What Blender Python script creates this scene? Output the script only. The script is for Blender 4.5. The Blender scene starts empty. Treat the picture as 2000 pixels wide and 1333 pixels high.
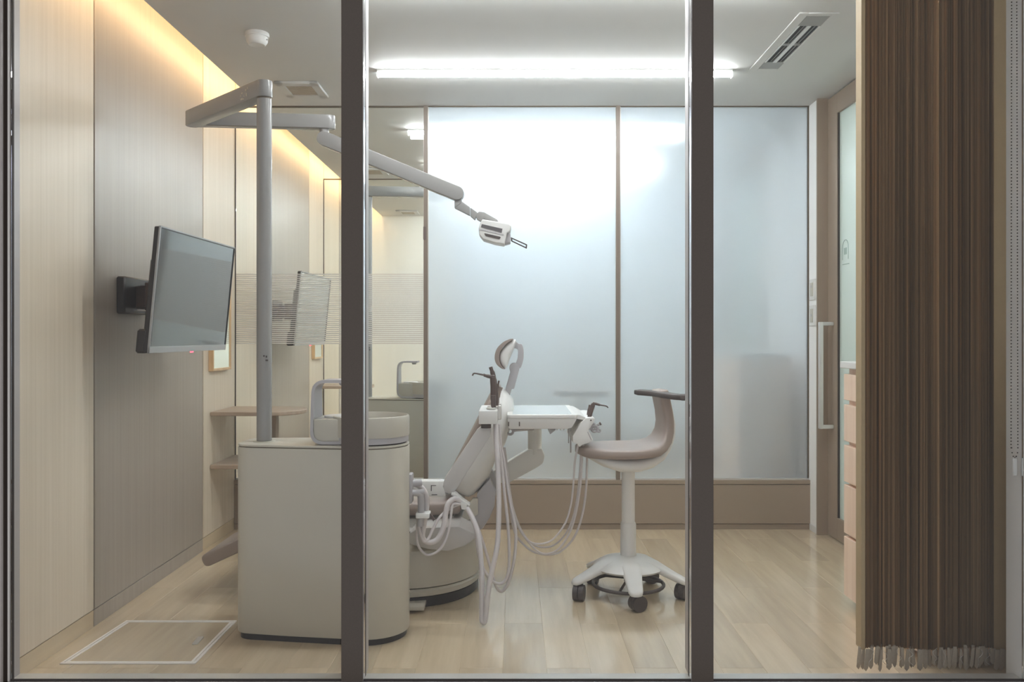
import bpy, bmesh, math, random
from mathutils import Vector, Matrix

random.seed(7)
SC = bpy.context.scene
COL = SC.collection
R = math.radians

# ------------------------------------------------------------------ camera, world, exposure
F = 1700.0                                   # focal length in pixels of a 2000 px wide frame
EYE = 1.10
cd = bpy.data.cameras.new('camera')
cam = bpy.data.objects.new('camera', cd)
COL.objects.link(cam)
cam.location = (0, 0, EYE)
cam.rotation_euler = (R(90), 0, 0)
cd.sensor_width = 36.0
cd.lens = 36.0 * F / 2000.0
cd.shift_x = -0.0015
cd.shift_y = -0.00575
cd.clip_start = 0.05
SC.camera = cam

w = bpy.data.worlds.new('World')
SC.world = w
w.use_nodes = True
w.node_tree.nodes['Background'].inputs[0].default_value = (0.95, 0.95, 0.97, 1)
w.node_tree.nodes['Background'].inputs[1].default_value = 0.30

SC.cycles.max_bounces = 16
SC.cycles.diffuse_bounces = 8
SC.cycles.glossy_bounces = 6
SC.cycles.transmission_bounces = 12
SC.cycles.transparent_max_bounces = 16

SC.view_settings.view_transform = 'Standard'
SC.view_settings.look = 'None'
SC.view_settings.gamma = 1.0
SC.view_settings.use_curve_mapping = False
SC.view_settings.exposure = 1.20

LAMP_POWER = 33.0          # emission of the ceiling LED tubes
COVE_POWER = 12.0          # emission of the warm LED tape in the ceiling slot
CORRIDOR_POWER = 6.0

PITCH = 2.30               # the booths repeat every 2.30 m
YF, YB = 2.655, 4.945      # inside of the window frame / partition plane of the first booth
XL, XR = -1.580, 1.727     # left wall and sliding door plane
CEIL = 2.40
XC = -1.434                # edge of the ceiling; the slot of the cove lies beyond it
NROOM = 3
YEND = 9.50


def at(px, py, y):
    """world point seen at pixel (px, py) of the photograph at distance y"""
    return ((px - 1003.0) * y / F, y, EYE - (py - 655.0) * y / F)


def xz(px, py, y):
    p = at(px, py, y)
    return (p[0], p[2])


# ------------------------------------------------------------------ materials
def srgb(r, g, b):
    def c(v):
        v /= 255.0
        return v / 12.92 if v <= 0.04045 else ((v + 0.055) / 1.055) ** 2.4
    return (c(r), c(g), c(b), 1.0)


def new_mat(name):
    m = bpy.data.materials.new(name)
    m.use_nodes = True
    nt = m.node_tree
    for n in list(nt.nodes):
        nt.nodes.remove(n)
    out = nt.nodes.new('ShaderNodeOutputMaterial')
    return m, nt, out


def N(nt, kind, **kw):
    n = nt.nodes.new(kind)
    for k, v in kw.items():
        setattr(n, k, v)
    return n


def principled(name, col, rough=0.5, metal=0.0, noise=0.0, nscale=40.0, bump=0.0, coat=0.0, spec=0.5, trans=0.0):
    m, nt, out = new_mat(name)
    b = N(nt, 'ShaderNodeBsdfPrincipled')
    b.inputs['Base Color'].default_value = col
    b.inputs['Roughness'].default_value = rough
    b.inputs['Metallic'].default_value = metal
    b.inputs['Specular IOR Level'].default_value = spec
    b.inputs['Coat Weight'].default_value = coat
    b.inputs['Coat Roughness'].default_value = 0.08
    if noise or bump:
        g = N(nt, 'ShaderNodeNewGeometry')
        t = N(nt, 'ShaderNodeTexNoise')
        t.inputs['Scale'].default_value = nscale
        t.inputs['Detail'].default_value = 4
        nt.links.new(g.outputs['Position'], t.inputs['Vector'])
        if noise:
            mx = N(nt, 'ShaderNodeMix', data_type='RGBA')
            lo = tuple(max(0, c * (1 - noise)) for c in col[:3]) + (1,)
            hi = tuple(min(1, c * (1 + noise)) for c in col[:3]) + (1,)
            mx.inputs[6].default_value = lo
            mx.inputs[7].default_value = hi
            nt.links.new(t.outputs['Fac'], mx.inputs[0])
            nt.links.new(mx.outputs[2], b.inputs['Base Color'])
        if bump:
            bp = N(nt, 'ShaderNodeBump')
            bp.inputs['Strength'].default_value = bump
            bp.inputs['Distance'].default_value = 0.002
            nt.links.new(t.outputs['Fac'], bp.inputs['Height'])
            nt.links.new(bp.outputs['Normal'], b.inputs['Normal'])
    nt.links.new(b.outputs[0], out.inputs[0])
    return m


def wood(name, cols, scale, rough, rand=0.0, spec=0.5, coat=0.0):
    """streaky laminate: scale is the noise stretch along x, y, z (small = long streaks)"""
    m, nt, out = new_mat(name)
    b = N(nt, 'ShaderNodeBsdfPrincipled')
    b.inputs['Roughness'].default_value = rough
    b.inputs['Specular IOR Level'].default_value = spec
    b.inputs['Coat Weight'].default_value = coat
    b.inputs['Coat Roughness'].default_value = 0.13
    b.inputs['Coat IOR'].default_value = 1.95
    g = N(nt, 'ShaderNodeNewGeometry')
    oi = N(nt, 'ShaderNodeObjectInfo')
    off = N(nt, 'ShaderNodeVectorMath', operation='MULTIPLY_ADD')
    nt.links.new(oi.outputs['Random'], off.inputs[0])
    off.inputs[1].default_value = (7.3, 5.1, 3.7)
    nt.links.new(g.outputs['Position'], off.inputs[2])
    mp = N(nt, 'ShaderNodeMapping')
    mp.inputs['Scale'].default_value = scale
    nt.links.new(off.outputs[0], mp.inputs['Vector'])
    t = N(nt, 'ShaderNodeTexNoise')
    t.inputs['Scale'].default_value = 1.0
    t.inputs['Detail'].default_value = 6
    t.inputs['Roughness'].default_value = 0.6
    nt.links.new(mp.outputs[0], t.inputs['Vector'])
    cr = N(nt, 'ShaderNodeValToRGB')
    e = cr.color_ramp.elements
    e[0].position, e[0].color = 0.28, cols[0]
    e[1].position, e[1].color = 0.72, cols[1]
    nt.links.new(t.outputs['Fac'], cr.inputs['Fac'])
    last = cr.outputs[0]
    if rand:
        mr = N(nt, 'ShaderNodeMapRange')
        mr.inputs['To Min'].default_value = 1 - rand
        mr.inputs['To Max'].default_value = 1 + rand
        nt.links.new(oi.outputs['Random'], mr.inputs['Value'])
        mm = N(nt, 'ShaderNodeVectorMath', operation='SCALE')
        nt.links.new(last, mm.inputs[0])
        nt.links.new(mr.outputs[0], mm.inputs['Scale'])
        last = mm.outputs[0]
    nt.links.new(last, b.inputs['Base Color'])
    nt.links.new(b.outputs[0], out.inputs[0])
    return m


def clear_glass(name, tint=(0.97, 0.985, 0.98, 1)):
    m, nt, out = new_mat(name)
    tr = N(nt, 'ShaderNodeBsdfTransparent')
    tr.inputs[0].default_value = tint
    gl = N(nt, 'ShaderNodeBsdfGlossy')
    gl.inputs['Roughness'].default_value = 0.01
    fr = N(nt, 'ShaderNodeFresnel')
    fr.inputs['IOR'].default_value = 1.30
    mx = N(nt, 'ShaderNodeMixShader')
    nt.links.new(fr.outputs[0], mx.inputs[0])
    nt.links.new(tr.outputs[0], mx.inputs[1])
    nt.links.new(gl.outputs[0], mx.inputs[2])
    nt.links.new(mx.outputs[0], out.inputs[0])
    return m


def frosted_glass(name, col, milk, rough=0.45):
    """acid-etched pane: scatters what is behind it, whitens with its own light, smooth gloss on top"""
    m, nt, out = new_mat(name)
    rf = N(nt, 'ShaderNodeBsdfRefraction')
    rf.inputs['Color'].default_value = (0.935, 0.972, 1.0, 1)
    rf.inputs['Roughness'].default_value = rough
    rf.inputs['IOR'].default_value = 1.30
    df = N(nt, 'ShaderNodeBsdfDiffuse')
    df.inputs[0].default_value = col
    tl = N(nt, 'ShaderNodeBsdfTranslucent')
    tl.inputs[0].default_value = col
    a = N(nt, 'ShaderNodeMixShader')
    a.inputs[0].default_value = 0.5
    nt.links.new(df.outputs[0], a.inputs[1])
    nt.links.new(tl.outputs[0], a.inputs[2])
    b = N(nt, 'ShaderNodeMixShader')
    b.inputs[0].default_value = milk
    nt.links.new(rf.outputs[0], b.inputs[1])
    nt.links.new(a.outputs[0], b.inputs[2])
    gl = N(nt, 'ShaderNodeBsdfGlossy')
    gl.inputs['Roughness'].default_value = 0.12
    fr = N(nt, 'ShaderNodeFresnel')
    fr.inputs['IOR'].default_value = 1.35
    c = N(nt, 'ShaderNodeMixShader')
    nt.links.new(fr.outputs[0], c.inputs[0])
    nt.links.new(b.outputs[0], c.inputs[1])
    nt.links.new(gl.outputs[0], c.inputs[2])
    nt.links.new(c.outputs[0], out.inputs[0])
    return m


def emitter(name, col, power):
    m, nt, out = new_mat(name)
    e = N(nt, 'ShaderNodeEmission')
    e.inputs[0].default_value = col
    e.inputs[1].default_value = power
    nt.links.new(e.outputs[0], out.inputs[0])
    return m


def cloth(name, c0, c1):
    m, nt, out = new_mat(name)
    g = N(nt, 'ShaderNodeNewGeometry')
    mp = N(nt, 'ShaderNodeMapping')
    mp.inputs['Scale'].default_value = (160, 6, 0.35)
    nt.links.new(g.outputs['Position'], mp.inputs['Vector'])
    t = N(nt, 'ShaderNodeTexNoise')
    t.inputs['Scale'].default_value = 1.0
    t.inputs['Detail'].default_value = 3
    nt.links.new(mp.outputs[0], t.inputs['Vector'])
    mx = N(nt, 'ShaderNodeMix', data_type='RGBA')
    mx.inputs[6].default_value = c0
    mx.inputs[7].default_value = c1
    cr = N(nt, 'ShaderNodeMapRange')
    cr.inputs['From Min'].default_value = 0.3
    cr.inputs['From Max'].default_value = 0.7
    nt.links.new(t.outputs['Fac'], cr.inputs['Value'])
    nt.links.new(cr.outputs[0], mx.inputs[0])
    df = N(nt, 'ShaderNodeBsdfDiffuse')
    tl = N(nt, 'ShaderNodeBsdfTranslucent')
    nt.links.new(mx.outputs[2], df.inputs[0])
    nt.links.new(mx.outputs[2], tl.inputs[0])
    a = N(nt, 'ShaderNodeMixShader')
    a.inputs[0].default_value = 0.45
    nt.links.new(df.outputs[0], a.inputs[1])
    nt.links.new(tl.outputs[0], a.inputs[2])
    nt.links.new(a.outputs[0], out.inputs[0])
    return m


M = {}
M['panel_light'] = wood('pale_wood_laminate', (srgb(211, 197, 176), srgb(223, 210, 191)), (60, 60, 0.8), 0.42)
M['panel_taupe'] = wood('taupe_wood_laminate', (srgb(157, 147, 135), srgb(167, 157, 145)), (60, 60, 0.8), 0.36)
M['floor_wood'] = wood('oak_floor_planks', (srgb(190, 170, 140), srgb(215, 197, 168)), (20, 1.5, 20), 0.34, rand=0.11, coat=1.0)
M['floor_base'] = wood('oak_floor_base', (srgb(190, 171, 141), srgb(212, 194, 164)), (14, 1.2, 14), 0.3)
M['ceiling'] = principled('matt_ceiling_paint', srgb(206, 205, 202), 0.7, noise=0.02, nscale=3)
M['white_wall'] = principled('white_wall_paint', srgb(240, 239, 237), 0.6, noise=0.015, nscale=3)
M['cream_wall'] = principled('cream_wall_paint', srgb(236, 234, 228), 0.6, noise=0.015, nscale=3)
M['taupe'] = principled('taupe_lacquer', srgb(150, 134, 118), 0.42, noise=0.03, nscale=6)
M['post'] = principled('dark_taupe_post', srgb(116, 103, 92), 0.42, noise=0.03, nscale=6)
M['enamel'] = principled('white_enamel', srgb(190, 185, 172), 0.3, noise=0.01, nscale=5)
M['white_plastic'] = principled('white_plastic', srgb(220, 219, 216), 0.32, noise=0.01, nscale=8)
M['grey_plastic'] = principled('light_grey_plastic', srgb(176, 173, 175), 0.36, noise=0.02, nscale=8)
M['arm_grey'] = principled('pale_grey_enamel', srgb(198, 195, 193), 0.3, noise=0.01)
M['pole_white'] = principled('glossy_light_grey_enamel', srgb(148, 146, 144), 0.2, noise=0.01, nscale=8)
M['hose'] = principled('pale_hose_rubber', srgb(206, 200, 200), 0.42, noise=0.02, nscale=30)
M['vinyl'] = principled('taupe_vinyl_upholstery', srgb(152, 138, 130), 0.32, noise=0.03, nscale=60, bump=0.05)
M['brown_plastic'] = principled('dark_brown_plastic', srgb(92, 78, 74), 0.38, noise=0.04, nscale=30)
M['dark_rubber'] = principled('dark_grey_rubber', srgb(80, 72, 70), 0.5, noise=0.04, nscale=40)
M['black'] = principled('black_plastic', srgb(44, 40, 40), 0.38, noise=0.05, nscale=40)
M['screen'] = principled('dark_screen_glass', srgb(58, 64, 66), 0.07, noise=0.02, nscale=4, spec=1.0, coat=1.0)
M['bezel'] = principled('grey_bezel', srgb(170, 170, 170), 0.3, metal=0.3, noise=0.02)
M['mullion'] = principled('dark_bronze_aluminium', srgb(76, 67, 60), 0.5, noise=0.22, nscale=420)
M['mullion_grey'] = principled('brushed_grey_aluminium', srgb(178, 172, 170), 0.42, metal=0.15, noise=0.04, nscale=60)
M['chrome'] = principled('bright_aluminium', srgb(225, 224, 226), 0.16, metal=0.9, noise=0.02)
M['rim'] = principled('pale_aluminium_rim', srgb(238, 234, 230), 0.35, metal=0.1, noise=0.02)
M['alu'] = principled('satin_aluminium', srgb(214, 212, 208), 0.3, metal=0.45, noise=0.03)
M['seam'] = principled('dark_joint', srgb(92, 80, 66), 0.7, noise=0.05)
M['gasket'] = principled('dark_gasket', srgb(52, 42, 38), 0.6, noise=0.05)
M['shelf_wood'] = wood('taupe_shelf', (srgb(160, 142, 124), srgb(180, 162, 144)), (10, 40, 40), 0.4)
M['beech'] = wood('pale_beech', (srgb(206, 172, 130), srgb(226, 196, 156)), (20, 20, 2), 0.45)
M['drawer'] = wood('pink_beech_drawers', (srgb(226, 196, 172), srgb(238, 212, 190)), (30, 30, 1.0), 0.45)
M['mirror'] = principled('mirror_silver', srgb(236, 244, 242), 0.03, metal=1.0, noise=0.005)
M['glass'] = clear_glass('clear_glass')
M['front_glass'] = clear_glass('front_window_glass', (0.985, 0.99, 0.985, 1))
M['frost'] = frosted_glass('frosted_glass', srgb(227, 236, 243), 0.42, 0.38)
M['door_frost'] = frosted_glass('door_frosted_glass', srgb(228, 238, 231), 0.55)
M['lamp'] = emitter('led_tube_glow', (0.93, 0.97, 1.0, 1), LAMP_POWER)
M['lamp_far'] = emitter('led_tube_glow_far_booths', (0.95, 0.98, 1.0, 1), LAMP_POWER * 1.12)
M['cove'] = emitter('warm_led_tape', (1.0, 0.67, 0.36, 1), COVE_POWER)
M['corridor_fill_lamp'] = emitter('corridor_fill_glow', (0.95, 1.0, 0.97, 1), CORRIDOR_POWER)  # fill light for the unseen corridor panels
M['led_red'] = emitter('red_standby_led', (1.0, 0.05, 0.08, 1), 3.0)
M['stripe'] = principled('white_glass_print', srgb(200, 197, 190), 0.6, noise=0.01)
M['print'] = principled('grey_glass_print', srgb(150, 168, 162), 0.6, noise=0.01)
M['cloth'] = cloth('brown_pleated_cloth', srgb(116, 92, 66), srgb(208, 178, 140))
M['cloth_edge'] = principled('tan_curtain_tape', srgb(168, 146, 112), 0.7, noise=0.05, nscale=80)
M['fringe'] = principled('grey_brown_cloth_hem', srgb(176, 164, 148), 0.5, noise=0.12, nscale=120)
M['grille'] = principled('grey_grille', srgb(188, 177, 160), 0.5, noise=0.03)
M['diffuser_grey'] = principled('grey_air_diffuser', srgb(148, 146, 142), 0.45, noise=0.03)
M['slot'] = principled('black_air_slot', srgb(34, 32, 30), 0.6, noise=0.05)
M['tray'] = principled('satin_tray_glass', srgb(226, 234, 236), 0.12, noise=0.01)
M['lens'] = principled('lamp_lens', srgb(92, 88, 90), 0.1, noise=0.02, spec=0.8)


# ------------------------------------------------------------------ mesh helpers
def link(name, me, parent=None):
    o = bpy.data.objects.new(name, me)
    COL.objects.link(o)
    if parent is not None:
        o.parent = parent
        base = Vector((0, 0, 0))
        p = parent
        while p is not None:
            base += p.location
            p = p.parent
        o.location = -base
    return o


def build(name, parts, mat, parent=None, angle=40):
    """parts: list of (verts, faces); joined into ONE mesh object"""
    V, Fc = [], []
    for v, f in parts:
        k = len(V)
        V += [tuple(p) for p in v]
        Fc += [tuple(i + k for i in q) for q in f]
    me = bpy.data.meshes.new(name)
    me.from_pydata(V, [], Fc)
    me.validate()
    bm = bmesh.new()
    bm.from_mesh(me)
    bmesh.ops.recalc_face_normals(bm, faces=bm.faces)
    bm.to_mesh(me)
    bm.free()
    me.shade_smooth()
    me.set_sharp_from_angle(angle=R(angle))
    me.materials.append(mat)
    return link(name, me, parent)


def from_bm(bm):
    bm.verts.ensure_lookup_table()
    bm.verts.index_update()
    v = [tuple(x.co) for x in bm.verts]
    f = [tuple(x.index for x in q.verts) for q in bm.faces]
    bm.free()
    return v, f


def bevel_bm(bm, bev, seg=2, ang=25):
    if bev > 0:
        es = [e for e in bm.edges if len(e.link_faces) == 2 and e.calc_face_angle(0) > R(ang)]
        bmesh.ops.bevel(bm, geom=es, offset=bev, segments=seg, profile=0.5, affect='EDGES', clamp_overlap=True)


def box(x0, x1, y0, y1, z0, z1, bev=0.0, seg=2):
    bm = bmesh.new()
    bmesh.ops.create_cube(bm, size=1.0)
    for v in bm.verts:
        v.co = ((x0 + x1) / 2 + v.co.x * (x1 - x0), (y0 + y1) / 2 + v.co.y * (y1 - y0), (z0 + z1) / 2 + v.co.z * (z1 - z0))
    bevel_bm(bm, bev, seg)
    return from_bm(bm)


def round_poly(pts, r, n=5):
    """fillet the corners of a polygon; r is a number or a list"""
    out = []
    k = len(pts)
    for i in range(k):
        p = Vector(pts[i]); a = Vector(pts[i - 1]) - p; b = Vector(pts[(i + 1) % k]) - p
        rr = r[i] if isinstance(r, (list, tuple)) else r
        la, lb = a.length, b.length
        if rr <= 0 or la < 1e-6 or lb < 1e-6:
            out.append(tuple(p)); continue
        a.normalize(); b.normalize()
        ang = a.angle(b)
        t = min(rr / max(math.tan(ang / 2), 1e-3), la * 0.48, lb * 0.48)
        s, e = p + a * t, p + b * t
        for j in range(n + 1):
            u = j / n
            out.append(tuple(s * (1 - u) ** 2 + p * 2 * u * (1 - u) + e * u * u))
    return out


def prism(poly, lo, hi, axis='y', bev=0.0, seg=2):
    def pt(p, h):
        if axis == 'y':
            return (p[0], h, p[1])
        if axis == 'z':
            return (p[0], p[1], h)
        return (h, p[0], p[1])
    bm = bmesh.new()
    a = [bm.verts.new(pt(p, lo)) for p in poly]
    b = [bm.verts.new(pt(p, hi)) for p in poly]
    n = len(poly)
    bm.faces.new(a)
    bm.faces.new(list(reversed(b)))
    for i in range(n):
        bm.faces.new((a[i], a[(i + 1) % n], b[(i + 1) % n], b[i]))
    bmesh.ops.recalc_face_normals(bm, faces=bm.faces)
    bevel_bm(bm, bev, seg, 50)
    return from_bm(bm)


def loft(rings, cap=True, closed=True):
    n = len(rings[0])
    V = [tuple(p) for r in rings for p in r]
    Fc = []
    for i in range(len(rings) - 1):
        for j in range(n if closed else n - 1):
            a, b = i * n + j, i * n + (j + 1) % n
            Fc.append((a, b, b + n, a + n))
    if cap:
        Fc.append(tuple(range(n - 1, -1, -1)))
        Fc.append(tuple(range((len(rings) - 1) * n, len(rings) * n)))
    return V, Fc


def pillow(poly, lo, hi, r, axis='y', n=4, flat=False):
    """extrusion of a convex-ish outline whose two ends are rounded by r"""
    c = Vector((sum(p[0] for p in poly) / len(poly), sum(p[1] for p in poly) / len(poly)))
    size = max((Vector(p) - c).length for p in poly)
    rings = []
    sts = []
    for j in range(n + 1):
        a = j / n * math.pi / 2
        sts.append((lo + r * (1 - math.sin(a)) if False else lo + r * (1 - math.cos(a)), r * (1 - math.sin(a))))
    sts = [(h, ins) for h, ins in sts]
    full = sts + [(lo + hi - h, ins) for h, ins in reversed(sts)]
    for h, ins in full:
        ring = []
        for p in poly:
            d = Vector(p) - c
            L = d.length
            k = max(0.02, (L - ins) / L) if L > 1e-6 else 1
            q = c + d * k
            ring.append((q.x, h, q.y) if axis == 'y' else ((q.x, q.y, h) if axis == 'z' else (h, q.x, q.y)))
        rings.append(ring)
    return loft(rings)


def lathe(profile, cx, cy, n=40, sx=1.0, sy=1.0):
    rings = []
    for r, z in profile:
        r = max(r, 0.0005)
        rings.append([(cx + r * sx * math.cos(2 * math.pi * k / n), cy + r * sy * math.sin(2 * math.pi * k / n), z) for k in range(n)])
    return loft(rings)


def cyl(p, q, r, n=20, r2=None):
    return tube([p, q], [r, r if r2 is None else r2], n=n, smooth=False)


def catmull(pts, m=6):
    P = [Vector(p) for p in pts]
    P = [P[0] * 2 - P[1]] + P + [P[-1] * 2 - P[-2]]
    out = []
    for i in range(1, len(P) - 2):
        for j in range(m):
            t = j / m
            a, b, c, d = P[i - 1], P[i], P[i + 1], P[i + 2]
            out.append(0.5 * ((2 * b) + (c - a) * t + (2 * a - 5 * b + 4 * c - d) * t * t + (3 * b - a - 3 * c + d) * t ** 3))
    out.append(P[-2])
    return out


def smooth_poly(pts, m=4):
    """closed smooth curve through 2-D points"""
    P = [Vector(p) for p in pts]
    n = len(P)
    out = []
    for i in range(n):
        a, b, c, d = P[i - 1], P[i], P[(i + 1) % n], P[(i + 2) % n]
        for j in range(m):
            t = j / m
            out.append(tuple(0.5 * ((2 * b) + (c - a) * t + (2 * a - 5 * b + 4 * c - d) * t * t + (3 * b - a - 3 * c + d) * t ** 3)))
    return out


def smooth_arc(pts, m=5):
    return [(p.x, p.y) for p in catmull([(p[0], p[1], 0) for p in pts], m)]


def tube(pts, r, n=10, smooth=True, m=6, closed=False):
    P = catmull(pts, m) if smooth else [Vector(p) for p in pts]
    k = len(P)
    if isinstance(r, (list, tuple)):
        rr = [r[min(len(r) - 1, int(round(i / max(1, k - 1) * (len(r) - 1))))] for i in range(k)] if len(r) != k else list(r)
    else:
        rr = [r] * k
    T = []
    for i in range(k):
        d = P[min(i + 1, k - 1)] - P[max(i - 1, 0)]
        if closed:
            d = P[(i + 1) % k] - P[i - 1]
        T.append(d.normalized() if d.length > 1e-9 else Vector((0, 0, 1)))
    up = Vector((0, 0, 1)) if abs(T[0].z) < 0.9 else Vector((1, 0, 0))
    u = (up - T[0] * up.dot(T[0])).normalized()
    rings = []
    for i in range(k):
        u = (u - T[i] * u.dot(T[i])).normalized()
        v = T[i].cross(u)
        rings.append([tuple(P[i] + (u * math.cos(2 * math.pi * j / n) + v * math.sin(2 * math.pi * j / n)) * rr[i]) for j in range(n)])
    if closed:
        rings.append(rings[0])
        return loft(rings, cap=False)
    return loft(rings)


def torus(c, r, t, axis='z', n=36, m=10):
    pts = []
    for k in range(n):
        a = 2 * math.pi * k / n
        if axis == 'z':
            pts.append((c[0] + r * math.cos(a), c[1] + r * math.sin(a), c[2]))
        elif axis == 'y':
            pts.append((c[0] + r * math.cos(a), c[1], c[2] + r * math.sin(a)))
        else:
            pts.append((c[0], c[1] + r * math.cos(a), c[2] + r * math.sin(a)))
    return tube(pts, t, n=m, smooth=False, closed=True)


def bar(p, q, w, h, up=(0, 0, 1), bev=0.004, seg=2):
    """a box along p-q, w wide sideways, h tall"""
    p, q, up = Vector(p), Vector(q), Vector(up)
    t = (q - p).normalized()
    s = t.cross(up).normalized()
    u = s.cross(t)
    bm = bmesh.new()
    bmesh.ops.create_cube(bm, size=1.0)
    L = (q - p).length
    c = (p + q) / 2
    for v in bm.verts:
        v.co = c + t * (v.co.x * L) + s * (v.co.y * w) + u * (v.co.z * h)
    bevel_bm(bm, bev, seg)
    return from_bm(bm)


def rot_parts(parts, c, a):
    """turn parts about the vertical through c by angle a"""
    ca, sa = math.cos(a), math.sin(a)
    out = []
    for v, f in parts:
        out.append(([(c[0] + (p[0] - c[0]) * ca - (p[1] - c[1]) * sa, c[1] + (p[0] - c[0]) * sa + (p[1] - c[1]) * ca, p[2]) for p in v], f))
    return out


# ------------------------------------------------------------------ object helpers
def tag(o, label=None, cat=None, group=None, kind=None):
    if label: o['label'] = label
    if cat: o['category'] = cat
    if group: o['group'] = group
    if kind: o['kind'] = kind
    return o


def thing(name, label, cat, loc, group=None):
    o = bpy.data.objects.new(name, None)
    o.empty_display_size = 0.1
    COL.objects.link(o)
    o.location = loc
    return tag(o, label, cat, group)


def root_structure(name, loc=(0, 0, 0)):
    o = bpy.data.objects.new(name, None)
    COL.objects.link(o)
    o.location = loc
    o['kind'] = 'structure'
    return o


def struct(name, parts, mat, parent=None):
    o = build(name, parts, mat, parent)
    if parent is None:
        o['kind'] = 'structure'
    return o


def dup(o, offset, label=None, group=None):
    """a copy of a thing with copies of its parts and sub-parts"""
    r = o.copy()
    COL.objects.link(r)
    r.location = Vector(o.location) + Vector(offset)
    if label: r['label'] = label
    if group: r['group'] = group
    for ch in list(o.children):
        c = ch.copy(); COL.objects.link(c); c.parent = r
        for g in list(ch.children):
            d = g.copy(); COL.objects.link(d); d.parent = c
    return r


# ================================================================== THE SETTING
# ---- floor: base slab and single planks in the first booth
fl = struct('floor', [box(-2.1, 2.1, 2.45, YEND + 0.2, -0.08, -0.0009)], M['floor_base'])
PW, PL = 0.1435, 0.9144
plank_meshes = {}
x = 0.109 - 12 * PW
col = 0
while x < 1.80:
    x0, x1 = max(x, XL - 0.01), min(x + PW, 1.80)
    if x1 - x0 > 0.02:
        y = 2.873 - PL if col % 2 == 0 else 3.32 - PL
        while y < YB:
            y0, y1 = max(y, 2.66), min(y + PL, YB - 0.03)
            if y1 - y0 > 0.03:
                g = 0.0004
                build('plank', [box(x0 + g, x1 - g, y0 + g, y1 - g, -0.004, 0.0, 0.0006, 1)], M['floor_wood'], fl)
            y += PL
    x += PW
    col += 1

# ---- left wall: laminate panels one by one, slots between them, low skirting
wl = struct('wall_left', [box(XL - 0.10, XL - 0.012, 2.45, YEND, 0, 2.62)], M['seam'])
base_l = root_structure('baseboard_left')
DARK0, DARK1 = 3.280, 4.430
for k in range(NROOM):
    o = k * PITCH
    edges = [(2.50 if k == 0 else YB + (k - 1) * PITCH + 0.0, DARK0 + o, 'panel_light'),
             (DARK0 + o, DARK1 + o, 'panel_taupe'),
             (DARK1 + o, YB + o, 'panel_light')]
    for a, b, mt in edges:
        if a >= YEND: continue
        b = min(b, YEND)
        build('wall_panel', [box(XL - 0.012, XL, a + 0.0045, b - 0.0045, 0.066, 2.60, 0.0015, 1)], M[mt], wl)
        build('skirting_strip', [box(XL - 0.012, XL - (0.001 if mt == 'panel_taupe' else 0.002), a + 0.001, b - 0.001, 0, 0.063, 0.001, 1)], M[mt if mt == 'panel_taupe' else 'floor_base'], base_l)

# ---- ceiling with a slot along the left wall
ce = struct('ceiling', [box(XC, 2.0, 2.45, YEND + 0.1, CEIL, CEIL + 0.03)], M['ceiling'])
struct('trim_1', [box(XL - 0.02, XC + 0.25, 2.45, YEND, 2.60, 2.63), box(XC + 0.2, XC + 0.25, 2.45, YEND, CEIL + 0.03, 2.62)], M['ceiling'])

# ---- front of the shop: window frame, mullions, glass
X0, X1 = -1.506, 1.528
SILL = 0.066
yw0, yw1 = 2.60, YF
HEAD = 2.38


def mullion(name, xa, xb):
    r = root_structure(name)
    build('cover', [box(xa, xb, yw0 - 0.004, yw0 + 0.002, SILL, HEAD)], M['mullion'], r)
    build('profile', [box(xa + 0.001, xb - 0.001, yw0 + 0.002, 2.705, SILL, HEAD)], M['mullion_grey'], r)
    for s in (xa, xb):
        build('bead', [box(s - 0.001, s + 0.001, yw0 + 0.002, yw0 + 0.030, SILL, HEAD)], M['chrome'], r)
        build('gasket', [box(s - 0.0012, s + 0.0012, yw0 + 0.030, yw0 + 0.048, SILL, HEAD)], M['gasket'], r)
    return r


MX = [(-0.5139, -0.4497), (0.5321, 0.5965)]
mullion('trim_2', *MX[0])
mullion('trim_3', *MX[1])
fr = root_structure('trim_4')
build('left_jamb', [box(XL - 0.03, X0, yw0 + 0.006, yw1, 0, HEAD + 0.1)], M['mullion_grey'], fr)
build('right_jamb', [box(X1, 1.80, yw0 + 0.006, 2.700, 0, HEAD + 0.1)], M['white_wall'], fr)
build('sill', [box(X0 - 0.05, X1 + 0.05, yw0 + 0.006, yw1 + 0.004, -0.02, SILL)], M['alu'], fr)
build('head', [box(XL, 1.8, yw0 - 0.012, yw1, HEAD, 2.64)], M['mullion_grey'], fr)
build('outer_cover', [box(-1.75, X0 - 0.012, yw0 - 0.02, yw0 + 0.006, -0.05, HEAD + 0.2), box(X1 + 0.018, 1.85, yw0 - 0.02, yw0 + 0.006, -0.05, HEAD + 0.2)], M['mullion'], fr)
build('lower_cover', [box(-1.75, 1.85, yw0 - 0.014, yw0 + 0.006, -0.10, SILL - 0.004)], M['mullion'], fr)
build('inner_strip', [box(X0 - 0.0215, X0 - 0.0105, yw0 - 0.024, yw0 - 0.014, SILL, HEAD)], M['mullion_grey'], fr)
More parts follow.
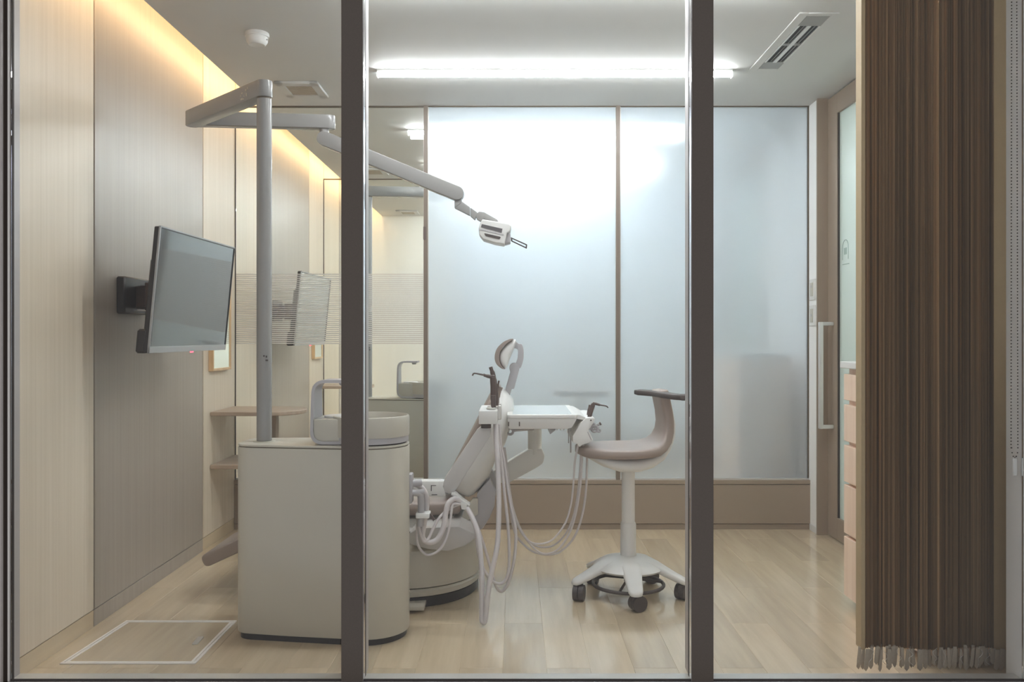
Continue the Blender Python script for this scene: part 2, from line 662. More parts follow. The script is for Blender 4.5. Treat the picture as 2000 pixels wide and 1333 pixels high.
for nm, bx, mt in (('bead', box(X0 - 0.003, X0, yw0 - 0.004, yw0 + 0.006, SILL, HEAD), 'rim'),
                   ('gasket', box(X0 - 0.012, X0 - 0.003, yw0 - 0.004, yw0 + 0.006, SILL, HEAD), 'gasket'),
                   ('gasket', box(X0, X0 + 0.0065, yw0 + 0.006, yw0 + 0.014, SILL, HEAD), 'gasket'),
                   ('gasket', box(X1, X1 + 0.018, yw0 - 0.004, yw0 + 0.006, SILL, HEAD), 'gasket'),
                   ('sill_bead', box(X0, X1, yw0 - 0.006, yw0 + 0.006, SILL - 0.004, SILL - 0.0005), 'chrome'),
                   ('sill_gasket', box(X0, X1, yw0 + 0.004, yw0 + 0.01, SILL - 0.001, SILL + 0.003), 'gasket')):
    build(nm, [bx], M[mt], fr)
for i, (a, b) in enumerate(((X0, MX[0][0]), (MX[0][1], MX[1][0]), (MX[1][1], X1))):
    struct('window_%d' % (i + 1), [box(a + 0.005, b - 0.005, yw0 + 0.002, yw0 + 0.008, SILL - 0.002, HEAD)], M['front_glass'])

# ---- partitions between the booths: base panel, posts, one clear and two frosted panes
ZB = 0.28
POSTS = [-0.497, 0.592]
nwin = 4
for k in range(2):
    y = YB + k * PITCH
    b = root_structure(['wall_back', 'wall_second_back'][k])
    build('base_panel', [box(XL + 0.001, 1.682, y - 0.028, y + 0.028, 0.034, ZB - 0.026, 0.001, 1)], M['taupe'], b)
    build('base_cap', [box(XL + 0.001, 1.682, y - 0.03, y + 0.03, ZB - 0.023, ZB, 0.001, 1)], M['taupe'], b)
    build('kick_strip', [box(XL + 0.001, 1.678, y - 0.022, y + 0.022, 0, 0.031)], M['taupe'], b)
    for px_ in POSTS:
        build('post', [box(px_ - 0.0115, px_ + 0.0115, y - 0.022, y + 0.022, ZB, CEIL, 0.001, 1)], M['post'], b)
        build('glazing_bead', [box(px_ + 0.0115, px_ + 0.016, y - 0.010, y + 0.010, ZB, CEIL)], M['alu'], b)
        build('glazing_bead', [box(px_ - 0.0135, px_ - 0.0115, y - 0.010, y + 0.010, ZB, CEIL)], M['alu'], b)
    build('sill_bead', [box(XL, 1.676, y - 0.012, y + 0.012, ZB, ZB + 0.008)], M['alu'], b)
    build('head_bead', [box(XL, 1.676, y - 0.012, y + 0.012, CEIL - 0.005, CEIL)], M['seam'], b)
    build('wall_gasket', [box(XL, XL + 0.005, y - 0.012, y - 0.0055, ZB, CEIL)], M['gasket'], b)
    build('end_bead', [box(1.668, 1.676, y - 0.008, y + 0.012, ZB, CEIL)], M['seam'], b)
    build('lock_plate', [box(POSTS[0] - 0.013, POSTS[0] + 0.002, y - 0.028, y - 0.022, 1.64, 1.715, 0.002, 1)], M['brown_plastic'], b)
    panes = [(XL + 0.002, POSTS[0] - 0.012, 'glass'), (POSTS[0] + 0.012, POSTS[1] - 0.012, 'frost'), (POSTS[1] + 0.012, 1.672, 'frost')]
    for a, c, mt in panes:
        wn = struct('window_%d' % nwin, [box(a, c, y - 0.005, y + 0.005, ZB + 0.004, CEIL - 0.004)], M[mt])
        nwin += 1
        if k == 0 and mt == 'glass':
            st = []
            z = 1.050
            while z < 1.446:
                st.append(box(a + 0.004, c - 0.004, y - 0.0062, y - 0.0052, z, z + 0.0062))
                z += 0.0112
            tag(build('print_stripes', st, M['stripe'], wn), kind='stuff')
# the far end wall
struct('wall_end', [box(-1.7, 1.9, YEND, YEND + 0.1, 0, 2.62)], M['cream_wall'])

# ---- right side: white return, jamb, sliding door, wall, corridor behind
for k in range(2):
    o = k * PITCH
    wr = root_structure('wall_right' if k == 0 else 'wall_second_right')
    build('return', [box(1.676, 1.90, YB + o - 0.155, YB + o + 0.03, 0.0, CEIL)], M['white_wall'], wr)
    build('jamb', [box(1.668, XR + 0.004, YB + o - 0.163, YB + o - 0.150, 0, CEIL)], M['taupe'], wr)
    build('skirting', [box(1.671, 1.68, YB + o - 0.150, YB + o - 0.03, 0, 0.035, 0.001, 1)], M['white_plastic'], wr)
    build('plaster', [box(1.74, 1.90, (2.655 if k == 0 else YB), 3.70 + o, 0, CEIL)], M['white_wall'], wr)
    yA, yB_ = 3.70 + o, YB - 0.163 + o
    d = root_structure('door_%d' % (k + 1))
    build('door_stile', [box(XR, XR + 0.035, yB_ - 0.135, yB_, 0.006, CEIL - 0.006, 0.001, 1)], M['taupe'], d)
    build('door_stile', [box(XR, XR + 0.035, yA, yA + 0.10, 0.006, CEIL - 0.006, 0.001, 1)], M['taupe'], d)
    build('top_rail', [box(XR, XR + 0.035, yA + 0.10, yB_ - 0.135, 2.287, CEIL - 0.006, 0.001, 1)], M['taupe'], d)
    build('bottom_rail', [box(XR, XR + 0.035, yA + 0.10, yB_ - 0.135, 0.006, 0.123, 0.001, 1)], M['taupe'], d)
    build('pane', [box(XR + 0.013, XR + 0.021, yA + 0.10, yB_ - 0.135, 0.123, 2.287)], M['door_frost'], d)
    build('glazing_gasket', [box(XR + 0.004, XR + 0.013, yB_ - 0.141, yB_ - 0.135, 0.123, 2.287)], M['gasket'], d)
    if k == 0:
        hy = 4.70
        h = build('handle', [box(1.648, 1.670, hy - 0.013, hy + 0.013, 0.594, 1.171, 0.004, 2),
                             box(1.665, XR, hy - 0.010, hy + 0.010, 1.150, 1.171, 0.003, 1),
                             box(1.665, XR, hy - 0.010, hy + 0.010, 0.594, 0.615, 0.003, 1)], M['alu'], d)
        h['label'] = 'pale aluminium pull bar'
        # arch emblem with small strokes and a line below it, printed on the glass
        xg = XR + 0.0125
        ya, yb, zb, zt = 4.60, 4.522, 1.497, 1.58
        ym, rr = (ya + yb) / 2, (ya - yb) / 2
        pts = [(xg, ya, zb)] + [(xg, ym + rr * math.cos(t * math.pi / 12), zt - rr + 0.02 + rr * math.sin(t * math.pi / 12)) for t in range(13)] + [(xg, yb, zb)]
        em = [tube(pts, 0.0022, n=6, smooth=False), box(xg - 0.001, xg, yb - 0.012, ya + 0.002, 1.470, 1.474)]
        for q in range(3):
            yy = ym + 0.014 - q * 0.014
            em.append(box(xg - 0.001, xg, yy - 0.0035, yy + 0.0035, 1.523, 1.558))
        build('emblem', em, M['print'], d)
struct('wall_corridor', [box(3.1, 3.2, 2.4, YEND, -0.05, 2.5), box(1.9, 3.2, 2.3, 2.4, -0.05, 2.5), box(1.9, 3.2, 2.4, YEND, 2.4, 2.5), box(1.74, 3.2, 2.4, YEND, -0.08, -0.005),
                         box(1.74, 1.9, YB + PITCH, YEND, 0, 2.5)], M['white_wall'])
for k in range(2):
    struct('trim_%d' % (5 + k), [box(2.3, 2.7, 3.4 + k * PITCH, 5.0 + k * PITCH, 2.385, 2.399)], M['corridor_fill_lamp'])  # unseen glowing panels added in the corridor to brighten the frosted door glass

# ================================================================== CEILING THINGS
LX0, LX1 = -0.668, 1.072


def led_lamp(y, label, glow='lamp'):
    t = thing('led_lamp', label, 'ceiling lamp', ((LX0 + LX1) / 2, y, CEIL), 'LED tubes on the ceilings')
    build('housing', [box(LX0, LX1, y - 0.020, y + 0.020, CEIL - 0.012, CEIL, 0.002, 1)], M['white_plastic'], t)
    prof = [(y + 0.018 * math.cos(a), CEIL - 0.012 - 0.022 * math.sin(a) ** 0.7 if math.sin(a) > 1e-6 else CEIL - 0.012) for a in [math.pi * j / 10 for j in range(11)]]
    build('diffuser', [prism(prof, LX0 + 0.003, LX1 - 0.003, 'x')], M[glow], t)
    for s in (LX0, LX1 - 0.003):
        build('end_cap', [box(s, s + 0.003, y - 0.019, y + 0.019, CEIL - 0.037, CEIL - 0.008)], M['white_plastic'], t)
    return t


names = ['first', 'second', 'third', 'fourth']
for k in range(3):
    o = k * PITCH
    led_lamp(4.267 + o, ['long white LED tube on the ceiling in front of the frosted glass', 'LED tube glowing on the far ceiling of the next booth behind the glass', 'LED tube at the rear of the third booth ceiling far behind the glass'][k], 'lamp' if k == 0 else 'lamp_far')
    led_lamp(3.20 + o, ['LED tube on the ceiling just above the top edge of the photo', 'LED tube whose left end shows through the clear pane beside the post', 'LED tube at the front of the third booth ceiling behind the second glass'][k], 'lamp' if k == 0 else 'lamp_far')
for k in range(NROOM):
    a = max(2.70, YB + (k - 1) * PITCH + 0.02)
    b = min(YB + k * PITCH - 0.02, YEND - 0.05)
    t = thing('cove_light', ['warm LED strip hidden in the ceiling slot over the near wood wall', 'warm LED strip in the ceiling slot of the second booth', 'warm LED strip in the ceiling slot of the third booth', 'warm LED strip in the ceiling slot of the farthest booth'][k], 'cove light', (XC - 0.02, (a + b) / 2, 2.5), 'warm strips in the ceiling slot')
    build('rail', [box(XC - 0.004, XC + 0.030, a, b, CEIL + 0.03, 2.545)], M['ceiling'], t)
    build('led_tape', [box(XC - 0.022, XC - 0.005, a, b, 2.515, 2.530)], M['cove'], t)

# smoke detector
cx, cy, _ = at(502, 70, 3.746)
t = thing('smoke_detector', 'round white smoke detector on the ceiling near the wood wall', 'smoke detector', (cx, cy, CEIL))
build('base_ring', [lathe([(0.050, CEIL), (0.052, CEIL - 0.008), (0.050, CEIL - 0.018), (0.0, CEIL - 0.018)], cx, cy)], M['white_plastic'], t)
build('sensor_dome', [lathe([(0.046, CEIL - 0.018), (0.045, CEIL - 0.036), (0.036, CEIL - 0.050), (0.033, CEIL - 0.052), (0.030, CEIL - 0.050), (0.0, CEIL - 0.049)], cx, cy)], M['white_plastic'], t)
build('indicator', [lathe([(0.003, CEIL - 0.03), (0.003, CEIL - 0.034), (0, CEIL - 0.034)], cx + 0.045, cy - 0.012, 8)], M['chrome'], t)

# square exhaust vent
t = thing('ceiling_vent', 'square off-white exhaust vent on the ceiling behind the lamp arm', 'vent', (-1.11, 4.58, CEIL))
xa, xb, ya, yb = -1.227, -1.002, 4.447, 4.72
build('frame', [box(xa, xb, ya, ya + 0.05, CEIL - 0.014, CEIL, 0.003, 1), box(xa, xb, yb - 0.05, yb, CEIL - 0.014, CEIL, 0.003, 1),
                box(xa, xa + 0.045, ya, yb, CEIL - 0.014, CEIL, 0.003, 1), box(xb - 0.045, xb, ya, yb, CEIL - 0.014, CEIL, 0.003, 1)], M['ceiling'], t)
build('backing', [box(xa + 0.04, xb - 0.04, ya + 0.045, yb - 0.045, CEIL - 0.003, CEIL - 0.001)], M['grille'], t)
for q in range(9):
    yy = ya + 0.056 + q * 0.0195
    build('slat', [box(xa + 0.044, xb - 0.044, yy, yy + 0.011, CEIL - 0.010, CEIL - 0.005)], M['grille'], t)
dup(t, (0, PITCH, 0), 'exhaust vent on the second booth ceiling, seen through clear glass under the lamp arm')
dup(t, (0, 2 * PITCH, 0), 'tiny exhaust vent at the far end of the third booth ceiling')

# linear air diffuser
t = thing('air_diffuser', 'long recessed air-conditioning outlet with four black slots in the ceiling', 'air outlet', (1.235, 3.88, CEIL))
xa, xb, ya, yb = 1.150, 1.312, 3.50, 4.255
build('trim_frame', [box(xa, 1.190, ya, yb, CEIL - 0.006, CEIL, 0.002, 1), box(1.284, xb, ya, yb, CEIL - 0.006, CEIL, 0.002, 1),
                     box(1.188, 1.286, ya, 3.53, CEIL - 0.006, CEIL, 0.002, 1), box(1.188, 1.286, 4.226, yb, CEIL - 0.006, CEIL, 0.002, 1)], M['ceiling'], t)
build('backing', [box(1.190, 1.284, 3.53, 4.226, CEIL - 0.002, CEIL - 0.0005)], M['slot'], t)
build('end_plate', [box(1.190, 1.284, 3.53, 3.640, CEIL - 0.006, CEIL - 0.002)], M['diffuser_grey'], t)
build('end_plate', [box(1.190, 1.284, 4.125, 4.226, CEIL - 0.006, CEIL - 0.002)], M['diffuser_grey'], t)
build('cross_bar', [box(1.190, 1.284, 3.865, 3.890, CEIL - 0.006, CEIL - 0.002)], M['diffuser_grey'], t)
build('centre_bar', [box(1.228, 1.246, 3.640, 4.125, CEIL - 0.008, CEIL - 0.002)], M['alu'], t)
for sx_ in (1.190, 1.277):
    build('side_bar', [box(sx_, sx_ + 0.007, 3.640, 4.125, CEIL - 0.008, CEIL - 0.002)], M['alu'], t)
for sx_ in (1.216, 1.262):
    for (q0, q1) in ((3.642, 3.863), (3.892, 4.123)):
        build('blade', [box(sx_, sx_ + 0.003, q0, q1, CEIL - 0.005, CEIL - 0.002)], M['diffuser_grey'], t)

# ================================================================== TELEVISION
def make_tv():
    t = thing('television', 'black flat television on a swivel bracket on the taupe wall panel', 'television', (XL, 3.58, 1.17))
    A = Vector((-1.318, 3.190, 0)); B = Vector((-1.300, 3.985, 0))      # near and far edge
    d = (B - A).normalized(); nrm = Vector((d.y, -d.x, 0))              # screen normal (to +x)
    tilt = 0.045
    H0, H1 = 1.033, 1.502

    def P(u, v, w):
        """u along the screen, v up, w out of the screen"""
        p = A + d * u + nrm * (w + (v - 0.5 * (H1 - H0)) * tilt / 0.47)
        return (p.x, p.y, H0 + v)

    W, H = (B - A).length, H1 - H0

    def slab(u0, u1, v0, v1, w0, w1, bev=0.0):
        v, f = box(u0, u1, v0, v1, w0, w1, bev, 1)
        return [P(a, b, c) for a, b, c in v], f
    build('rear_shell', [slab(0.002, W - 0.002, 0.004, H - 0.002, -0.022, 0.0, 0.003), slab(0.06, W - 0.06, 0.03, 0.36, -0.055, -0.02, 0.012), slab(0.0, 0.10, 0.0, 0.09, -0.05, -0.01, 0.008)], M['black'], t)
    b = 0.008
    build('bezel', [slab(0, W, 0, 0.024, -0.004, 0.004, 0.001), slab(0, W, H - b, H, -0.004, 0.004, 0.001), slab(0, b, 0.0, H, -0.004, 0.004, 0.001), slab(W - b, W, 0, H, -0.004, 0.004, 0.001)], M['bezel'], t)
    build('screen', [slab(b, W - b, 0.024, H - b, -0.004, 0.0015)], M['screen'], t)
    sb = 0.0025
    build('screen_border', [slab(b - sb, W - b + sb, H - b - 0.001, H - b + sb, 0, 0.0043), slab(W - b - 0.001, W - b + 0.006, 0.024, H - b + sb, 0, 0.0043), slab(b - sb, b + 0.001, 0.024, H - b + sb, 0, 0.0043)], M['black'], t)
    build('standby_led', [slab(W * 0.52, W * 0.52 + 0.007, -0.005, 0.0, -0.008, -0.003)], M['led_red'], t)
    build('standby_led', [slab(W * 0.54, W * 0.54 + 0.007, -0.005, 0.0, -0.008, -0.003)], M['led_red'], t)
    br = build('wall_bracket', [box(XL, XL + 0.035, 3.46, 3.70, 1.185, 1.335, 0.006, 1)], M['black'], t)
    build('swivel_arm', [bar((XL + 0.03, 3.60, 1.255), (-1.45, 3.50, 1.255), 0.045, 0.085, bev=0.008), bar((-1.45, 3.50, 1.255), (-1.37, 3.58, 1.255), 0.04, 0.07, bev=0.008),
                         cyl((-1.45, 3.50, 1.20), (-1.45, 3.50, 1.31), 0.03)], M['brown_plastic'], t)
    build('mount_plate', [slab(0.28, 0.52, 0.12, 0.36, -0.070, -0.054, 0.003)], M['black'], t)
    build('chrome_strip', [box(XL + 0.036, XL + 0.10, 3.52, 3.56, 1.198, 1.206, 0.001, 1)], M['chrome'], t)
    return t


tv = make_tv()
dup(tv, (-0.03, PITCH - 0.06, 0), 'television in the second booth behind the striped clear glass')

# ================================================================== WALL MIRROR
t = thing('wall_mirror', 'small mirror in a beech frame on the wall, partly behind the television', 'mirror', (XL, 4.66, 0.912))
ya, yb, za, zb = 4.505, 4.795, 0.912, 1.483
fw = 0.014
build('wood_frame', [box(XL + 0.001, XL + 0.026, ya, ya + fw, za, zb, 0.001, 1), box(XL + 0.001, XL + 0.026, yb - fw, yb, za, zb, 0.001, 1),
                     box(XL + 0.001, XL + 0.026, ya + fw, yb - fw, za, za + fw, 0.001, 1), box(XL + 0.001, XL + 0.026, ya + fw, yb - fw, zb - fw, zb, 0.001, 1)], M['beech'], t)
build('mirror_glass', [box(XL + 0.001, XL + 0.021, ya + fw, yb - fw, za + fw, zb - fw)], M['mirror'], t)
dup(t, (0, PITCH, 0), 'small framed mirror on the second booth wall under the second television')

# ================================================================== SIDE TABLE WITH LOWER SHELF
def make_table():
    t = thing('side_table', 'taupe wall-side table with rounded end and a shelf below, behind the cabinet', 'table', (-1.35, 4.72, 0))
    yf, yb = 4.526, 4.912
    xr = -1.125
    top = [(XL + 0.002, yf), (xr - 0.13, yf)]
    c = (xr - 0.165, (yf + yb) / 2)
    top = [(XL + 0.002, yf)] + [(c[0] + 0.165 * math.sin(a), c[1] - (yb - yf) / 2 * math.cos(a)) for a in [math.pi * j / 16 for j in range(17)]] + [(XL + 0.002, yb)]
    build('tabletop', [prism(top, 0.678, 0.699, 'z', 0.003, 1)], M['shelf_wood'], t)
    build('shelf', [box(XL + 0.002, -1.33, yf, yb, 0.402, 0.424, 0.003, 1)], M['shelf_wood'], t)
    build('leg', [box(-1.298, -1.272, 4.66, 4.72, 0.0, 0.678, 0.002, 1)], M['taupe'], t)
    return t


tb = make_table()
dup(tb, (0, PITCH, 0), 'taupe wall-side table in the second booth, seen through clear glass')

# ================================================================== FLOOR HATCH
t = thing('floor_hatch', 'square access hatch with aluminium rim and wooden lid set in the floor', 'hatch', (-1.2, 3.12, 0))
q = [at(116, 1299, 2.905), at(381, 1299, 2.905), at(462.5, 1214, 3.345), at(247, 1214, 3.345)]
q = [Vector((p[0], p[1], 0)) for p in q]
cen = sum(q, Vector()) / 4


def inset(pts, dlt):
    out = []
    for i in range(4):
        p, a, b = pts[i], pts[i - 1], pts[(i + 1) % 4]
        u, v = (a - p).normalized(), (b - p).normalized()
        s = u.cross(v).length
        out.append(p + (u + v) * (dlt / s))
    return out


def ring_parts(o, i, z0, z1):
    parts = []
    for k in range(4):
        a, b, c, d = o[k], o[(k + 1) % 4], i[(k + 1) % 4], i[k]
        parts.append(prism([(a.x, a.y), (b.x, b.y), (c.x, c.y), (d.x, d.y)], z0, z1, 'z'))
    return parts


i1, i2, i3, i4 = inset(q, 0.009), inset(q, 0.0115), inset(q, 0.021), inset(q, 0.0215)
build('outer_rim', ring_parts(q, i1, 0.0002, 0.0035), M['rim'], t)
build('joint', ring_parts(i1, i2, 0.0002, 0.0010), M['seam'], t)
build('lid_rim', ring_parts(i2, i3, 0.0002, 0.0032), M['rim'], t)
build('lid', [prism([(p.x, p.y) for p in i4], 0.0002, 0.0020, 'z')], M['floor_wood'], t)
hp0, hp1 = Vector(at(380, 1261, 3.085)), Vector(at(393, 1246, 3.165))
hd = (hp1 - hp0).normalized(); hn = Vector((-hd.y, hd.x, 0)).normalized()
rect = [(hp0 + hn * 0.011), (hp1 + hn * 0.011), (hp1 - hn * 0.011), (hp0 - hn * 0.011)]
build('pull_plate', [prism(round_poly([(p.x, p.y) for p in rect], 0.009), 0.0015, 0.0045, 'z', 0.0008, 1)], M['alu'], t)

# ================================================================== SWITCHES
for (z, lab, kb) in ((1.355, 'white wall switch plate beside the sliding door, the upper one', 0), (1.209, 'white wall switch plate beside the sliding door, the lower one', 1)):
    t = thing('wall_switch', lab, 'switch', (1.676, 4.87, z), 'switches by the door')
    build('plate', [box(1.668, 1.676, 4.825, 4.915, z - 0.058, z + 0.058, 0.002, 1)], M['white_plastic'], t)
    build('rocker', [box(1.665, 1.669, 4.848, 4.892, z - 0.038, z + 0.038, 0.001, 1)], M['enamel'], t)
    build('indicator', [box(1.6642, 1.6652, 4.862, 4.878, z + (0.010 if kb == 0 else -0.005), z + (0.024 if kb == 0 else 0.010))], M['grey_plastic'], t)

# ================================================================== DRAWER CABINET
def make_drawers():
    t = thing('drawer_cabinet', 'tall pale pink-beech cabinet of five drawers, half hidden by the brown curtain', 'cabinet', (1.54, 3.18, 0))
    xf, ya, yb = 1.350, 2.90, 3.558
    build('carcass', [box(xf + 0.022, 1.650, ya, yb, 0.03, 0.965, 0.001, 1)], M['drawer'], t)
    build('plinth', [box(xf + 0.06, 1.645, ya + 0.01, yb - 0.01, 0, 0.03)], M['taupe'], t)
    build('worktop', [box(xf - 0.012, 1.660, ya - 0.01, yb + 0.012, 0.965, 0.993, 0.003, 1)], M['white_plastic'], t)
    for z0, z1 in ((0.836, 0.942), (0.669, 0.817), (0.503, 0.652), (0.294, 0.491), (0.040, 0.280)):
        build('drawer', [box(xf, xf + 0.020, ya + 0.002, yb - 0.001, z0, z1, 0.0015, 1)], M['drawer'], t)
    return t


dc = make_drawers()
dup(dc, (0, PITCH, 0), 'drawer cabinet of the next booth, a beige blur behind the right frosted pane')

# ================================================================== CUSPIDOR CABINET WITH BASIN
def make_unit():
    t = thing('cuspidor_unit', 'white rounded dental cabinet with spittoon basin and cup filler, behind the first mullion', 'dental unit', (-0.70, 3.22, 0))
    CXr, CYr, RR = -0.527, 3.215, 0.142
    plan = []
    for j in range(21):
        a = -math.pi / 2 + math.pi * j / 20
        plan.append((CXr + RR * math.cos(a), CYr + RR * math.sin(a)))
    back = [(-0.955, 3.372), (-1.009, 3.372), (-1.009, 3.152), (-0.955, 3.135)]
    lp = [(-0.80, CYr + RR), (-1.0095, 3.345), (-1.0095, 3.148), (-0.80, 3.110)]
    lr = round_poly(lp, [0, 0.065, 0.065, 0], 7)
    plan_full = plan + lr

    def scaled(k):
        c = Vector((-0.72, 3.235))
        out = []
        for p in plan_full:
            d = Vector(p) - c
            L = d.length
            out.append(tuple(c + d * ((L - k) / L)))
        return out
    build('plinth', [prism(scaled(0.010), 0.0, 0.022, 'z')], M['black'], t)
    build('body', [prism(plan_full, 0.022, 0.694, 'z', 0.003, 2)], M['enamel'], t)
    build('top_plate', [prism(scaled(0.001), 0.6965, 0.705, 'z', 0.003, 2)], M['enamel'], t)
    build('top_joint', [prism(scaled(0.004), 0.693, 0.698, 'z')], M['seam'], t)
    # basin
    zb = 0.705
    build('basin_ring', [lathe([(0.130, zb + 0.004), (0.1385, zb + 0.006), (0.1385, zb + 0.027), (0.0, zb + 0.027)], CXr, CYr, 56)], M['grey_plastic'], t)
    prof = [(0.120, zb + 0.0265), (0.1405, zb + 0.0275), (0.1415, zb + 0.034), (0.1415, zb + 0.094), (0.139, zb + 0.100),
            (0.135, zb + 0.101), (0.132, zb + 0.096), (0.128, zb + 0.06), (0.09, zb + 0.03), (0.02, zb + 0.022), (0.0, zb + 0.022)]
    bs = build('basin', [lathe(prof, CXr, CYr, 56)], M['enamel'], t)
    build('drain', [lathe([(0.016, zb + 0.0235), (0.016, zb + 0.026), (0.0, zb + 0.026)], CXr, CYr, 20)], M['chrome'], bs)
    build('basin_joint', [lathe([(0.131, zb), (0.131, zb + 0.006), (0.0, zb + 0.006)], CXr, CYr, 56)], M['gasket'], t)
    # cup filler block and its flat arched band
    bx0, bx1 = -0.726, -0.60
    build('cup_stand', [box(bx0 + 0.009, bx1, 3.118, 3.285, 0.716, 0.798, 0.003, 2)], M['enamel'], t)
    build('cup_plate', [lathe([(0.046, 0.798), (0.046, 0.804), (0.042, 0.806), (0.0, 0.806)], -0.650, 3.205, 32)], M['white_plastic'], t)
    outer = [(-0.612, 0.938), (-0.728, 0.938), (-0.728, 0.708), (-0.60, 0.708)]
    th = 0.011

    def band(pts):
        L = [pts[0]] + round_poly([pts[0], pts[1], pts[2], pts[3]], [0, 0.045, 0.045, 0], 7)[1:]
        return L
    o_ = round_poly([(-0.60, 0.938), (-0.728, 0.938), (-0.728, 0.708), (-0.60, 0.708)], [0, 0.048, 0.048, 0], 7)
    i_ = round_poly([(-0.60, 0.938 - th), (-0.728 + th, 0.938 - th), (-0.728 + th, 0.708 + th), (-0.60, 0.708 + th)], [0, 0.038, 0.038, 0], 7)
    V, Fc = [], []
    n = len(o_)
    for (p, h) in ((o_, 3.112), (i_, 3.112), (o_, 3.275), (i_, 3.275)):
        V += [(a[0], h if a[1] < 0.8 else h + (3.20 - h) * min(1, (a[1] - 0.8) / 0.14) * 0.35, a[1]) for a in p]
    for j in range(n - 1):
        A, B, C2, D = j, n + j, 2 * n + j, 3 * n + j
        Fc += [(A, A + 1, B + 1, B), (C2, D, D + 1, C2 + 1), (A, C2, C2 + 1, A + 1), (B, B + 1, D + 1, D)]
    for j in (0, n - 1):
        Fc.append((j, n + j, 3 * n + j, 2 * n + j))
    hb = build('spout_band', [(V, Fc)], M['grey_plastic'], t)
    build('spout_nozzle', [lathe([(0.014, 0.928), (0.014, 0.918), (0.010, 0.914), (0.0, 0.914)], -0.630, 3.215, 20)], M['grey_plastic'], hb)
    # hose outlet plate on the right end and the bracket bar with its hinge
    op = build('hose_outlet', [box(-0.392, -0.375, 3.215, 3.275, 0.475, 0.585, 0.006, 2)], M['grey_plastic'], t)
    build('outlet_socket', [cyl((-0.38, 3.25, 0.545), (-0.345, 3.262, 0.548), 0.013, 14), cyl((-0.38, 3.235, 0.515), (-0.335, 3.25, 0.515), 0.010, 14)], M['grey_plastic'], op)
    return t


unit = make_unit()
dup(unit, (0, PITCH, 0), 'white dental cabinet with basin in the second booth, seen through clear glass')

